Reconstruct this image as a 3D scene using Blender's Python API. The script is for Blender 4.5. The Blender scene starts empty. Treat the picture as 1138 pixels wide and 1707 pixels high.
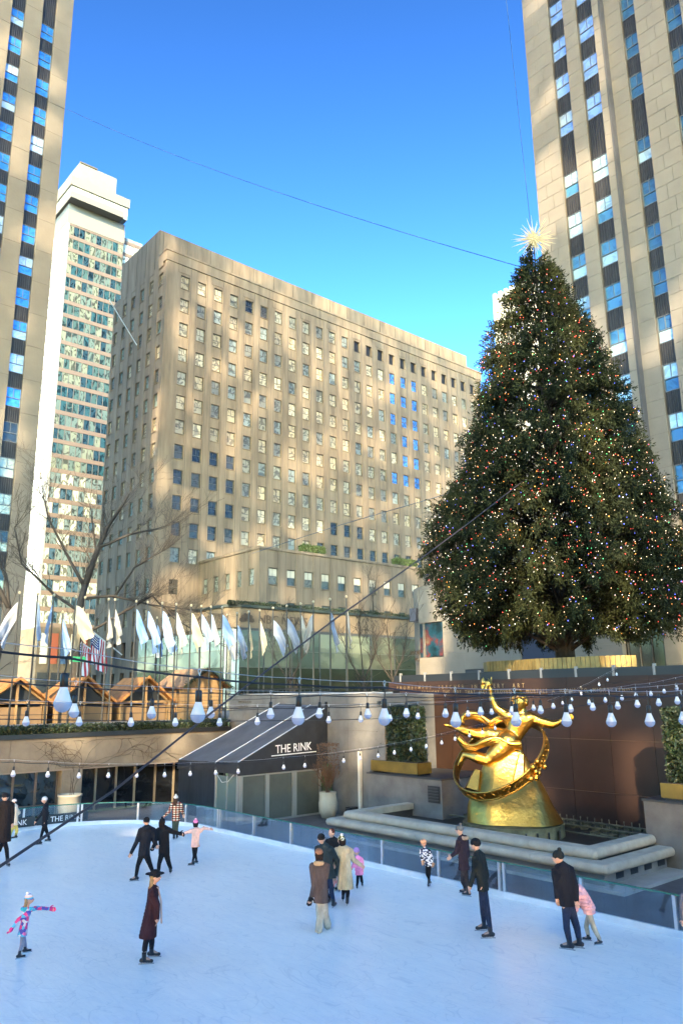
import bpy, bmesh, math, random
import numpy as np
from mathutils import Vector, Matrix
random.seed(7)
R = math.radians
scene = bpy.context.scene
col = scene.collection
# ------------------------------------------------------------------ camera
EYE = 5.4
cam_d = bpy.data.cameras.new('camera'); cam = bpy.data.objects.new('camera', cam_d); col.objects.link(cam)
cam_d.sensor_fit = 'VERTICAL'; cam_d.sensor_height = 36.0
cam_d.lens = 36.0 * 1286.56 / 1707.0
cam_d.clip_start = 0.05; cam_d.clip_end = 3000
yaw, pit, rol = R(49.155), R(13.3553), R(-0.65693)
Fh = Vector((math.cos(yaw), math.sin(yaw), 0)); Rt = Vector((math.sin(yaw), -math.cos(yaw), 0)); Zz = Vector((0, 0, 1))
Fw = math.cos(pit) * Fh + math.sin(pit) * Zz; Up = -math.sin(pit) * Fh + math.cos(pit) * Zz
R2 = math.cos(rol) * Rt + math.sin(rol) * Up; U2 = -math.sin(rol) * Rt + math.cos(rol) * Up
M = Matrix((R2, U2, -Fw)).transposed().to_4x4(); M.translation = (0, 0, EYE)
cam.matrix_world = M
scene.camera = cam
# ------------------------------------------------------------------ light
SUN_H, SUN_E = 42.0, 23.0            # heading the sunlight travels towards (degrees from +X), elevation
w = bpy.data.worlds.new('World'); scene.world = w; w.use_nodes = True
nt = w.node_tree; bg = nt.nodes['Background']
sky = nt.nodes.new('ShaderNodeTexSky'); sky.sky_type = 'NISHITA'; sky.sun_disc = False
sky.sun_elevation = R(SUN_E); sky.sun_rotation = R(90 - (SUN_H + 180))
sky.air_density = 1.0; sky.dust_density = 1.25; sky.ozone_density = 3.0
gam = nt.nodes.new('ShaderNodeGamma'); gam.inputs[1].default_value = 2.1      # clear saturated winter sky
nt.links.new(sky.outputs[0], gam.inputs[0]); tin = nt.nodes.new('ShaderNodeMix'); tin.data_type = 'RGBA'; tin.blend_type = 'MULTIPLY'; tin.inputs[0].default_value = 1; tin.inputs[7].default_value = (.92, 1.06, .88, 1)   # white balance
nt.links.new(gam.outputs[0], tin.inputs[6]); nt.links.new(tin.outputs[2], bg.inputs[0]); bg.inputs[1].default_value = 0.06
sl = bpy.data.lights.new('sun', 'SUN'); sl.energy = 4.6; sl.angle = R(0.55); sl.color = (1.0, 0.80, 0.52)
sun = bpy.data.objects.new('sun', sl); col.objects.link(sun)
sdir = Vector((math.cos(R(SUN_H)) * math.cos(R(SUN_E)), math.sin(R(SUN_H)) * math.cos(R(SUN_E)), -math.sin(R(SUN_E))))
sun.rotation_euler = sdir.to_track_quat('-Z', 'Y').to_euler()
sun.location = (-30, -30, 60)
scene.view_settings.view_transform = 'Standard'; scene.view_settings.look = 'None'
scene.view_settings.exposure = 1.72; scene.view_settings.gamma = 1.0
scene.view_settings.use_curve_mapping = False
scene.render.engine = 'CYCLES'
scene.cycles.max_bounces = 7; scene.cycles.diffuse_bounces = 3; scene.cycles.transparent_max_bounces = 16
scene.cycles.caustics_reflective = False; scene.cycles.caustics_refractive = False

# ------------------------------------------------------------------ materials
MATS = {}
def mat(name, c, rough=0.7, metal=0.0, var=0.0, scale=1.0, bump=0.0, bscale=None, c2=None, spec=0.5, stretch=(1, 1, 1), coord='world', emis=None, estr=0, detail=5):
    if name in MATS: return MATS[name]
    m = bpy.data.materials.new(name); m.use_nodes = True; n = m.node_tree; b = n.nodes['Principled BSDF']
    b.inputs['Roughness'].default_value = rough; b.inputs['Metallic'].default_value = metal
    b.inputs['Specular IOR Level'].default_value = spec
    b.inputs['Base Color'].default_value = (*c, 1)
    if var or bump or c2:
        if coord == 'world':
            g = n.nodes.new('ShaderNodeNewGeometry'); co = g.outputs['Position']
        else:
            g = n.nodes.new('ShaderNodeTexCoord'); co = g.outputs['Object']
        mp = n.nodes.new('ShaderNodeMapping'); mp.inputs['Scale'].default_value = stretch
        n.links.new(co, mp.inputs[0])
        nz = n.nodes.new('ShaderNodeTexNoise'); nz.inputs['Scale'].default_value = scale; nz.inputs['Detail'].default_value = detail; nz.inputs['Roughness'].default_value = .6
        n.links.new(mp.outputs[0], nz.inputs[0])
        if c2 is None: c2 = tuple(max(0, x * (1 - var)) for x in c); c1 = tuple(min(1, x * (1 + var * .6)) for x in c)
        else: c1 = c
        rp = n.nodes.new('ShaderNodeValToRGB'); rp.color_ramp.elements[0].position = .32; rp.color_ramp.elements[1].position = .68
        rp.color_ramp.elements[0].color = (*c2, 1); rp.color_ramp.elements[1].color = (*c1, 1)
        n.links.new(nz.outputs[0], rp.inputs[0]); n.links.new(rp.outputs[0], b.inputs['Base Color'])
        if bump:
            n2 = n.nodes.new('ShaderNodeTexNoise'); n2.inputs['Scale'].default_value = bscale or scale * 6; n2.inputs['Detail'].default_value = 4
            n.links.new(mp.outputs[0], n2.inputs[0])
            bp = n.nodes.new('ShaderNodeBump'); bp.inputs['Strength'].default_value = bump; bp.inputs['Distance'].default_value = .05
            n.links.new(n2.outputs[0], bp.inputs['Height']); n.links.new(bp.outputs[0], b.inputs['Normal'])
    if emis:
        b.inputs['Emission Color'].default_value = (*emis, 1); b.inputs['Emission Strength'].default_value = estr
    MATS[name] = m; return m

def glass(name, tint=(.8, .9, .9), refl=.12, rough=.03):
    if name in MATS: return MATS[name]
    m = bpy.data.materials.new(name); m.use_nodes = True; n = m.node_tree
    for x in list(n.nodes): n.nodes.remove(x)
    o = n.nodes.new('ShaderNodeOutputMaterial'); t = n.nodes.new('ShaderNodeBsdfTransparent'); t.inputs[0].default_value = (*tint, 1)
    g = n.nodes.new('ShaderNodeBsdfGlossy'); g.inputs['Roughness'].default_value = rough; g.inputs[0].default_value = (.9, .95, 1, 1)
    lw = n.nodes.new('ShaderNodeLayerWeight'); lw.inputs[0].default_value = .25
    mr = n.nodes.new('ShaderNodeMapRange'); mr.inputs[3].default_value = refl; mr.inputs[4].default_value = .7
    n.links.new(lw.outputs['Fresnel'], mr.inputs[0])
    mx = n.nodes.new('ShaderNodeMixShader'); n.links.new(mr.outputs[0], mx.inputs[0]); n.links.new(t.outputs[0], mx.inputs[1]); n.links.new(g.outputs[0], mx.inputs[2]); n.links.new(mx.outputs[0], o.inputs[0])
    MATS[name] = m; return m

def pane_mat(name, rough=.06, metal=.0, spec=.6, wav=.25, wscale=.8, mottle=.5, stretch=(1, 1, 1)):
    """window glass: object colour and noise paint in reflections and what hangs behind, the surface itself is wavy and glossy"""
    if name in MATS: return MATS[name]
    m = bpy.data.materials.new(name); m.use_nodes = True; n = m.node_tree; b = n.nodes['Principled BSDF']
    oi = n.nodes.new('ShaderNodeObjectInfo'); g = n.nodes.new('ShaderNodeNewGeometry')
    mp = n.nodes.new('ShaderNodeMapping'); mp.inputs['Scale'].default_value = stretch
    n.links.new(g.outputs['Position'], mp.inputs[0])
    nz = n.nodes.new('ShaderNodeTexNoise'); nz.inputs['Scale'].default_value = .9; nz.inputs['Detail'].default_value = 2; nz.inputs['Distortion'].default_value = 1.8
    n.links.new(mp.outputs[0], nz.inputs[0])
    rp = n.nodes.new('ShaderNodeValToRGB'); rp.color_ramp.elements[0].position = .42; rp.color_ramp.elements[1].position = .5
    rp.color_ramp.elements[0].color = (1 - mottle,) * 3 + (1,); rp.color_ramp.elements[1].color = (1, 1, 1, 1)  # mottling in the colour imitates distorted reflections
    n.links.new(nz.outputs[0], rp.inputs[0])
    mx = n.nodes.new('ShaderNodeMix'); mx.data_type = 'RGBA'; mx.blend_type = 'MULTIPLY'; mx.inputs[0].default_value = 1
    n.links.new(oi.outputs['Color'], mx.inputs[6]); n.links.new(rp.outputs[0], mx.inputs[7]); n.links.new(mx.outputs[2], b.inputs['Base Color'])
    b.inputs['Roughness'].default_value = rough; b.inputs['Metallic'].default_value = metal; b.inputs['Specular IOR Level'].default_value = spec
    n2 = n.nodes.new('ShaderNodeTexNoise'); n2.inputs['Scale'].default_value = wscale; n2.inputs['Detail'].default_value = 1
    n.links.new(g.outputs['Position'], n2.inputs[0])
    bp = n.nodes.new('ShaderNodeBump'); bp.inputs['Strength'].default_value = wav; bp.inputs['Distance'].default_value = .15
    n.links.new(n2.outputs[0], bp.inputs['Height']); n.links.new(bp.outputs[0], b.inputs['Normal'])
    MATS[name] = m; return m

# ------------------------------------------------------------------ mesh helpers
def wloc(o):
    v = Vector((0, 0, 0))
    while o is not None: v = v + Vector(o.location); o = o.parent
    return v
class MB:
    def __init__(s): s.v = []; s.f = []; s.mi = []; s.m = 0; s.smooth = False
    def add(s, vs, fs):
        o = len(s.v); s.v += [tuple(p) for p in vs]; s.f += [tuple(i + o for i in f) for f in fs]; s.mi += [s.m] * len(fs); return s
    def box(s, x0, x1, y0, y1, z0, z1):
        if x0 > x1: x0, x1 = x1, x0
        if y0 > y1: y0, y1 = y1, y0
        if z0 > z1: z0, z1 = z1, z0
        return s.add([(x0, y0, z0), (x1, y0, z0), (x1, y1, z0), (x0, y1, z0), (x0, y0, z1), (x1, y0, z1), (x1, y1, z1), (x0, y1, z1)],
                     [(0, 3, 2, 1), (4, 5, 6, 7), (0, 1, 5, 4), (1, 2, 6, 5), (2, 3, 7, 6), (3, 0, 4, 7)])
    def prism(s, poly, z0, z1):
        n = len(poly)
        return s.add([(x, y, z0) for x, y in poly] + [(x, y, z1) for x, y in poly],
                     [tuple(reversed(range(n))), tuple(range(n, 2 * n))] + [(i, (i + 1) % n, n + (i + 1) % n, n + i) for i in range(n)])
    def slab(s, pts, d):
        """flat polygon in 3-D given a thickness vector"""
        n = len(pts); d = Vector(d)
        return s.add([tuple(p) for p in pts] + [tuple(Vector(p) + d) for p in pts],
                     [tuple(reversed(range(n))), tuple(range(n, 2 * n))] + [(i, (i + 1) % n, n + (i + 1) % n, n + i) for i in range(n)])
    def tube(s, pts, r, n=6, flat=None, caps=True):
        pts = [Vector(p) for p in pts]
        rs = r if isinstance(r, (list, tuple)) else [r] * len(pts)
        vs = []; prev = None
        for i, p in enumerate(pts):
            t = (pts[min(i + 1, len(pts) - 1)] - pts[max(i - 1, 0)])
            if t.length < 1e-9: t = Vector((0, 0, 1))
            t.normalize()
            if prev is None:
                a = Vector((0, 0, 1)) if abs(t.z) < .9 else Vector((1, 0, 0))
                u = t.cross(a).normalized()
            else:
                u = (prev - t * prev.dot(t))
                u = u.normalized() if u.length > 1e-6 else t.orthogonal().normalized()
            prev = u; v = t.cross(u)
            for k in range(n):
                a = 2 * math.pi * k / n
                vs.append(p + (u * math.cos(a) + v * math.sin(a) * (flat or 1)) * rs[i])
        fs = []
        for i in range(len(pts) - 1):
            for k in range(n):
                fs.append((i * n + k, i * n + (k + 1) % n, (i + 1) * n + (k + 1) % n, (i + 1) * n + k))
        if caps:
            fs.append(tuple(reversed(range(n)))); fs.append(tuple(range((len(pts) - 1) * n, len(pts) * n)))
        return s.add(vs, fs)
    def lathe(s, prof, c=(0, 0, 0), n=16):
        vs = []
        for r, z in prof:
            for k in range(n):
                a = 2 * math.pi * k / n; vs.append((c[0] + r * math.cos(a), c[1] + r * math.sin(a), c[2] + z))
        fs = [(i * n + k, i * n + (k + 1) % n, (i + 1) * n + (k + 1) % n, (i + 1) * n + k) for i in range(len(prof) - 1) for k in range(n)]
        fs.append(tuple(reversed(range(n)))); fs.append(tuple(range((len(prof) - 1) * n, len(prof) * n)))
        return s.add(vs, fs)
    def mesh(s, name, mats, off=None):
        me = bpy.data.meshes.new(name); me.from_pydata(s.v, [], s.f)
        for m in (mats if isinstance(mats, (list, tuple)) else [mats]): me.materials.append(m)
        if any(s.mi): me.polygons.foreach_set('material_index', s.mi)
        if s.smooth: me.polygons.foreach_set('use_smooth', [True] * len(me.polygons))
        if off is not None and Vector(off).length > 0: me.transform(Matrix.Translation(-Vector(off)))
        me.update(); return me
    def build(s, name, mats, parent=None, local=False, **kw):
        o = bpy.data.objects.new(name, s.mesh(name, mats, None if local or parent is None else wloc(parent)))
        col.objects.link(o)
        if parent is not None: o.parent = parent
        tag(o, **kw); return o
def tag(o, label=None, cat=None, group=None, kind=None):
    if label: o['label'] = label
    if cat: o['category'] = cat
    if group: o['group'] = group
    if kind: o['kind'] = kind
    return o
def thing(name, loc, label, cat, group=None, rz=0, kind=None):
    o = bpy.data.objects.new(name, None); col.objects.link(o); o.location = loc; o.rotation_euler.z = rz; o.empty_display_size = .2
    return tag(o, label, cat, group, kind)
def place(name, me, loc, parent=None, rz=0, color=None, world=True):
    """another object using the same mesh; loc is a world position unless world=False"""
    o = bpy.data.objects.new(name, me); col.objects.link(o)
    if parent is not None:
        o.parent = parent; o.location = (Vector(loc) - wloc(parent)) if world else loc
    else: o.location = loc
    o.rotation_euler.z = rz
    if color: o.color = (*color, 1)
    return o
def structure(mb, name, mats): return mb.build(name, mats, kind='structure')
def text_mesh(txt, size, ext=.01, align='LEFT', m=None, sx=1.0, space=1.0):
    cu = bpy.data.curves.new('lettering', 'FONT'); cu.body = txt; cu.size = size; cu.extrude = ext; cu.align_x = align; cu.resolution_u = 2; cu.space_character = space
    o = bpy.data.objects.new('lettering_tmp', cu); col.objects.link(o)
    dg = bpy.context.evaluated_depsgraph_get(); me = bpy.data.meshes.new_from_object(o.evaluated_get(dg))
    bpy.data.objects.remove(o); bpy.data.curves.remove(cu)
    me.materials.clear(); me.materials.append(m)
    if sx != 1: me.transform(Matrix.Diagonal((sx, 1, 1, 1)))
    return me
def lettering(txt, size, pos, face, m, parent, ext=.01, align='LEFT', sx=1.0, space=1.0, name='lettering', tilt=0):
    me = text_mesh(txt, size, ext, align, m, sx, space)
    if face == '-X': B = Matrix(((0, 0, -1), (-1, 0, 0), (0, 1, 0)))
    else: B = Matrix(((1, 0, 0), (0, 0, -1), (0, 1, 0)))
    Mx = B.to_4x4() @ Matrix.Rotation(tilt, 4, 'Z')
    me.transform(Mx); me.transform(Matrix.Translation(Vector(pos) - (wloc(parent) if parent else Vector())))
    o = bpy.data.objects.new(name, me); col.objects.link(o)
    if parent: o.parent = parent
    return o

# shared colours
LIME = mat('limestone', (.158, .122, .085), .85, var=.36, scale=1.1, bump=.25, bscale=3, stretch=(1, 1, .13))
LIME2 = mat('limestone_pale', (.135, .113, .088), .85, var=.12, scale=.3, bump=.2, bscale=4)
LIMEW = mat('limestone_white', (.205, .175, .135), .8, var=.12, scale=.5, bump=.2, bscale=4)
JOINT = mat('joint_stone', (.09, .072, .055), .9)  # darker stone tone for joints and backing
DARK = mat('dark_interior', (.012, .014, .018), .6)
FRAME = mat('bronze_window_frame', (.05, .048, .04), .5)
BLACK = mat('black_metal', (.012, .012, .013), .45)
STEEL = mat('brushed_steel', (.55, .57, .6), .35, metal=.7)
# ------------------------------------------------------------------ the ground, ice and sunken plaza
g = MB()
BIG = 1500
for a, b, c, d in ((-BIG, BIG, 38.3, BIG), (28.9, BIG, -BIG, 38.3), (-BIG, -12, -BIG, 38.3), (-12, 28.9, -BIG, -12)):
    g.add([(a, c, 4), (b, c, 4), (b, d, 4), (a, d, 4)], [(0, 1, 2, 3)])
structure(g, 'street_ground', mat('paving_grey', (.13, .125, .12), .8, var=.25, scale=.6, bump=.2))
g = MB(); g.add([(-12, -12, -.004), (28.9, -12, -.004), (28.9, 38.3, -.004), (-12, 38.3, -.004)], [(0, 1, 2, 3)])
structure(g, 'plaza_floor', mat('dark_rubber_floor', (.075, .07, .072), .6, var=.35, scale=1.2, bump=.1, c2=None))
# ice: rounded outline
def arc(cx, cy, r, a0, a1, n): return [(cx + r * math.cos(R(a0 + (a1 - a0) * i / n)), cy + r * math.sin(R(a0 + (a1 - a0) * i / n))) for i in range(n + 1)]
RX, RY, RC = 18.1, 34.9, 5.2
rim = [(RX, -11.5)] + arc(RX - RC, RY - RC, RC, 0, 90, 16) + [(-11.5, RY)]
g = MB(); poly = [(-11.5, -11.5)] + rim
g.add([(x, y, .02) for x, y in poly], [tuple(range(len(poly)))])
m = mat('ice', (.80, .86, .90), .30, spec=.45); n = m.node_tree; b = n.nodes['Principled BSDF']
ge = n.nodes.new('ShaderNodeNewGeometry'); acc = None
def noise_band(scale, stretch, rot, p0, p1, c0, c1, dist=0):
    mp = n.nodes.new('ShaderNodeMapping'); mp.inputs['Scale'].default_value = stretch; mp.inputs['Rotation'].default_value = (0, 0, rot)
    n.links.new(ge.outputs['Position'], mp.inputs[0])
    z = n.nodes.new('ShaderNodeTexNoise'); z.inputs['Scale'].default_value = scale; z.inputs['Detail'].default_value = 6; z.inputs['Distortion'].default_value = dist
    n.links.new(mp.outputs[0], z.inputs[0])
    rp = n.nodes.new('ShaderNodeValToRGB'); rp.color_ramp.elements[0].position = p0; rp.color_ramp.elements[1].position = p1
    rp.color_ramp.elements[0].color = (*c0, 1); rp.color_ramp.elements[1].color = (*c1, 1); n.links.new(z.outputs[0], rp.inputs[0]); return rp, z
r1, z1 = noise_band(.35, (1, 1, 1), 0, .3, .7, (.96, .93, .85), (.99, .97, .90))
r2, z2 = noise_band(1.6, (1, .35, 1), .7, .35, .75, (.94, .955, .97), (1, 1, 1), .6)
r3, z3 = noise_band(9, (1, .16, 1), -.5, .3, .8, (.9, .92, .95), (1, 1, 1), 1.2)
m1 = n.nodes.new('ShaderNodeMix'); m1.data_type = 'RGBA'; m1.blend_type = 'MULTIPLY'; m1.inputs[0].default_value = 1
n.links.new(r1.outputs[0], m1.inputs[6]); n.links.new(r2.outputs[0], m1.inputs[7])
m2 = n.nodes.new('ShaderNodeMix'); m2.data_type = 'RGBA'; m2.blend_type = 'MULTIPLY'; m2.inputs[0].default_value = 1
n.links.new(m1.outputs[2], m2.inputs[6]); n.links.new(r3.outputs[0], m2.inputs[7]); n.links.new(m2.outputs[2], b.inputs['Base Color'])
prev_ = m2
for (sc_, st_, ro_, lo_) in ((.9, (1, .5, 1), .4, .86), (1.7, (.5, 1, 1), 1.1, .90), (3.2, (1, .4, 1), -.4, .91)):     # skate cuts
    rr_, zz_ = noise_band(sc_, st_, ro_, .488, .5, (1, 1, 1), (lo_, lo_ + .02, lo_ + .04), 2.5); e3 = rr_.color_ramp.elements.new(.512); e3.color = (1, 1, 1, 1); zz_.inputs['Detail'].default_value = 1.5
    m3 = n.nodes.new('ShaderNodeMix'); m3.data_type = 'RGBA'; m3.blend_type = 'MULTIPLY'; m3.inputs[0].default_value = 1; n.links.new(prev_.outputs[2], m3.inputs[6]); n.links.new(rr_.outputs[0], m3.inputs[7]); prev_ = m3
n.links.new(prev_.outputs[2], b.inputs['Base Color'])
bp = n.nodes.new('ShaderNodeBump'); bp.inputs['Strength'].default_value = .25; bp.inputs['Distance'].default_value = .02
n.links.new(z3.outputs[0], bp.inputs['Height']); n.links.new(bp.outputs[0], b.inputs['Normal'])
structure(g, 'ice', m)
# rink boards
boards = thing('rink_boards', (RX, 20, 0), 'low glass rink fence with pale kickboard and green edged top rail around the ice', 'fence')
def ribbon(path, off, th, z0, z1):
    mb = MB(); L = []
    for i, p in enumerate(path):
        a = Vector(path[max(i - 1, 0)]); c = Vector(path[min(i + 1, len(path) - 1)]); t = (c - a).normalized(); nn = Vector((t.y, -t.x))
        q = Vector(p); L.append((q + nn * off, q + nn * (off + th)))
    for i in range(len(L) - 1):
        (a, b_), (c, d) = L[i], L[i + 1]
        mb.add([(a.x, a.y, z0), (b_.x, b_.y, z0), (d.x, d.y, z0), (c.x, c.y, z0), (a.x, a.y, z1), (b_.x, b_.y, z1), (d.x, d.y, z1), (c.x, c.y, z1)],
               [(0, 3, 2, 1), (4, 5, 6, 7), (0, 1, 5, 4), (1, 2, 6, 5), (2, 3, 7, 6), (3, 0, 4, 7)])
    return mb
ribbon(rim, 0, .09, 0, .17).build('kickboard', mat('kickboard_white', (.62, .66, .70), .5, var=.12, scale=1.5), boards)
ribbon(rim, .02, .05, .885, .925).build('top_rail', mat('green_glass_edge', (.03, .13, .11), .15), boards)
# posts and glass panes along the path every 2.4 m
pl = []; tot = 0; acc = [0]
for i in range(1, len(rim)): acc.append(acc[-1] + math.dist(rim[i], rim[i - 1]))
def along(s_):
    for i in range(1, len(rim)):
        if acc[i] >= s_ or i == len(rim) - 1:
            k = (s_ - acc[i - 1]) / (acc[i] - acc[i - 1]); p = Vector(rim[i - 1]).lerp(Vector(rim[i]), k); t = (Vector(rim[i]) - Vector(rim[i - 1])).normalized(); return p, t
GL = glass('rink_glass', (.86, .90, .92), .035)
pm = MB(); pm.box(-.035, .035, -.04, .04, .0, .90); pme = pm.mesh('post', STEEL)
s0 = 11.5 + 9.6 - 2.4 * 4; stops = []
while s0 < acc[-1] - 1: stops.append(s0); s0 += 2.4
for i, s_ in enumerate(stops):
    p, t = along(s_)
    nn = Vector((t.y, -t.x)); q = p + nn * .055
    place('post', pme, (q.x, q.y, 0), boards, math.atan2(t.y, t.x) - math.pi / 2)
    place('post', pme, (q.x + t.x * .16, q.y + t.y * .16, 0), boards, math.atan2(t.y, t.x) - math.pi / 2) if i % 3 == 0 else None
    if i < len(stops) - 1:
        path = [tuple(along(s_ + 2.4 * k / 4)[0]) for k in range(5)]
        ribbon(path, .035, .02, .165, .89).build('glass_pane', GL, boards)
# dark banner with the rink's name on the far boards
for x0 in (8.2, 10.6, 12.9):
    b_ = MB().box(x0, x0 + 2.2, RY - .10, RY - .075, .18, .56).build('banner', mat('banner_dark', (.018, .028, .032), .6), boards)
    for o_ in (lettering('THE RINK', .30, (x0 + .55, RY - .11, .27), '-Y', mat('letter_white', (.75, .75, .75), .6), boards, name='banner_lettering', ext=.004),): pass

# ------------------------------------------------------------------ sunken plaza walls
CONC = mat('concrete_wall', (.165, .14, .105), .85, var=.28, scale=.7, bump=.3, bscale=8)
GREY = mat('grey_granite', (.12, .115, .107), .75, var=.3, scale=1.1, bump=.2, bscale=14)
lw = thing('concourse_wall', (10, 38, 0), 'weathered concrete wall band above the dark shopfronts on the left', 'wall')
x = -12.0
while x < 24.6:                                      # band of concrete panels
    x2 = min(x + 4.1, 24.69)
    MB().box(x + .006, x2 - .006, 38.0, 38.5, 2.12, 3.55).build('concrete_panel', CONC, lw); x = x2
MB().box(-12, 24.69, 38.03, 38.45, 2.05, 2.115).build('lintel', mat('lintel', (.2, .17, .14), .8), lw)
MB().box(15.1, 16.1, 38.02, 39.2, 0, 2.05).build('pillar', CONC, lw)
MB().box(-12, 24.69, 39.3, 39.4, 0, 2.1).build('shop_interior', DARK, lw)
SG = pane_mat('shop_glass', .05, 0, .8, .3, 1.2, .5)
TIMB = mat('dark_bronze_mullion', (.10, .075, .055), .5)
xs = [11.0, 12.0, 13.0, 14.05, 15.08]
for a, b_ in zip(xs, xs[1:]):
    o = MB().box(a + .05, b_ - .05, 38.5, 38.53, .55, 2.03).build('shop_window', SG, lw); o.color = (.02, .035, .05, 1)
    MB().box(a + .05, b_ - .05, 38.49, 38.53, .5, .545).build('transom', TIMB, lw)
    o = MB().box(a + .05, b_ - .05, 38.5, 38.53, 0.03, .495).build('shop_window', SG, lw); o.color = (.03, .06, .08, 1)
for a in xs: MB().box(a - .048, a + .048, 38.45, 38.57, 0, 2.045).build('mullion', TIMB, lw)
xs = [16.12, 17.12, 18.2, 19.22, 20.37, 21.46, 22.6, 23.7, 24.66]
for a, b_ in zip(xs, xs[1:]):
    o = MB().box(a + .05, b_ - .05, 38.8, 38.83, .03, 2.03).build('shop_window', SG, lw); o.color = (.012, .014, .018, 1)
for a in xs: MB().box(a - .05, a + .05, 38.74, 38.86, 0, 2.045).build('mullion', mat('tan_mullion', (.20, .16, .11), .5), lw)
# planter trough and hedge along the top of that wall
tr = MB().box(-12, 24.5, 37.92, 38.62, 3.56, 3.78).build('planter_trough', BLACK, label='long black planter trough on top of the left concrete wall', cat='planter')

def foliage(name, bounds, n, size, m, holes=.0, kind='stuff', parent=None, hang=0, label=None, cat=None, seed=1):
    rg = np.random.default_rng(seed); x0, x1, y0, y1, z0, z1 = bounds
    c = rg.random((n, 3)) * [x1 - x0, y1 - y0, z1 - z0] + [x0, y0, z0]
    # push most leaves towards the surface of the clipped block
    k = rg.integers(0, 4, n); c[k == 0, 1] = y0 + rg.normal(0, .03, (k == 0).sum()); c[k == 1, 0] = x0 + rg.normal(0, .03, (k == 1).sum()); c[k == 2, 2] = z1 + rg.normal(0, .04, (k == 2).sum())
    a = rg.normal(0, 1, (n, 3)); a /= np.linalg.norm(a, axis=1)[:, None]; b = rg.normal(0, 1, (n, 3)); b -= a * (a * b).sum(1)[:, None]; b /= np.linalg.norm(b, axis=1)[:, None]
    s_ = size * rg.uniform(.6, 1.3, (n, 1))
    v = np.stack([c - a * s_, c + b * s_ * .45, c + a * s_, c - b * s_ * .45], 1).reshape(-1, 3)
    if parent is not None: v = v - np.array(wloc(parent))
    me = bpy.data.meshes.new(name); me.from_pydata(v.tolist(), [], np.arange(4 * n).reshape(-1, 4).tolist()); me.materials.append(m); me.update()
    o = bpy.data.objects.new(name, me); col.objects.link(o)
    if parent is not None: o.parent = parent
    tag(o, label, cat, None, kind); return o
HEDGE = mat('hedge_leaf', (.014, .028, .008), .6, var=.5, scale=2.5)
HEDGE2 = mat('boxwood_leaf', (.007, .020, .006), .6, var=.5, scale=2.5)
h = thing('trough_hedge', (10, 38.3, 3.78), 'low ragged green hedge in the black trough on the left wall', 'hedge')
MB().box(-12, 24.4, 38.12, 38.5, 3.7, 4.02).build('hedge_core', mat('hedge_core', (.006, .01, .004), .9), h)
foliage('foliage', (-3, 24.45, 38.02, 38.6, 3.76, 4.12), 16000, .07, HEDGE, parent=h, seed=3)

# grey wall behind the tent
gw = thing('grey_wall', (24.7, 32, 0), 'tall grey stone wall behind the tent with faint carved lettering', 'wall')
y = 25.8
for ya, yb in ((25.8, 28.3), (28.3, 30.9), (30.9, 33.5), (33.5, 36.0), (36.0, 38.5)):
    for za, zb in ((0, 2.0), (2.0, 3.8), (3.8, 5.46)):
        MB().box(24.7, 25.2, ya + .005, yb - .005, za + .005, zb - .005).build('stone_slab', GREY, gw)
MB().box(24.72, 28.3, 25.82, 26.3, 0, 5.45).build('return_wall', GREY, gw)
MB().box(24.75, 25.15, 25.9, 38.4, .01, 5.44).build('backing', JOINT, gw)
MB().box(24.66, 25.24, 25.78, 38.5, 5.465, 5.53).build('coping', mat('pale_coping', (.42, .42, .42), .6, var=.15), gw)
lettering('UNDERGROUND', .17, (24.69, 37.6, 5.05), '-X', mat('letter_brown', (.10, .085, .07), .5), gw)
lettering('CONCOURSE', .17, (24.69, 37.6, 4.8), '-X', mat('letter_brown', (.10, .085, .07), .5), gw)
MB().box(24.62, 24.69, 26.0, 26.18, 4.95, 5.12).build('wall_box', BLACK, gw)
MB().box(24.5, 24.66, 27.3, 27.42, .05, 2.9).build('conduit', mat('beige_pipe', (.45, .42, .36), .6), gw)

# ------------------------------------------------------------------ maroon granite wall
mw = thing('granite_wall', (28, 18, 0), 'tall polished dark red granite wall behind the golden statue', 'wall')
MAR = mat('maroon_granite', (.034, .017, .011), .5, var=.35, scale=.6, bump=.05, bscale=20, spec=.3)
ys = [28.9, 25.4, 21.8, 18.5, 16.73, 14.9, 13.1, 9.5]
ys = [28.9, 26.85, 24.8, 22.75, 20.7, 18.5, 16.73, 14.95, 13.2, 11.4, 9.6]
zs = [0, 1.65, 3.6, 5.35, 6.02]
for a, b_ in zip(ys, ys[1:]):
    for c, d in zip(zs, zs[1:]):
        MB().box(28.0 + random.uniform(0, .004), 28.5, b_ + .008, a - .008, c + .008, d - .008).build('granite_slab', MAR, mw)
MB().box(28.03, 28.45, 9.6, 28.9, 0, 6.0).build('joint_backing', mat('joint_light', (.17, .13, .10), .8), mw)
GOLDL = mat('faded_gold_letter', (.30, .20, .10), .45, metal=.3)
lettering('PROMETHEUS  TEACHER  IN  EVERY  ART', .26, (27.995, 28.3, 5.64), '-X', GOLDL, mw, space=2.1, sx=.8, ext=.006)
lettering('BROUGHT  THE  FIRE  THAT  HATH  PROVED  TO  MORTALS  A  MEANS  TO  MIGHTY  ENDS', .24, (27.995, 26.6, 5.4), '-X', GOLDL, mw, space=1.5, sx=.75, ext=.006)

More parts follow.
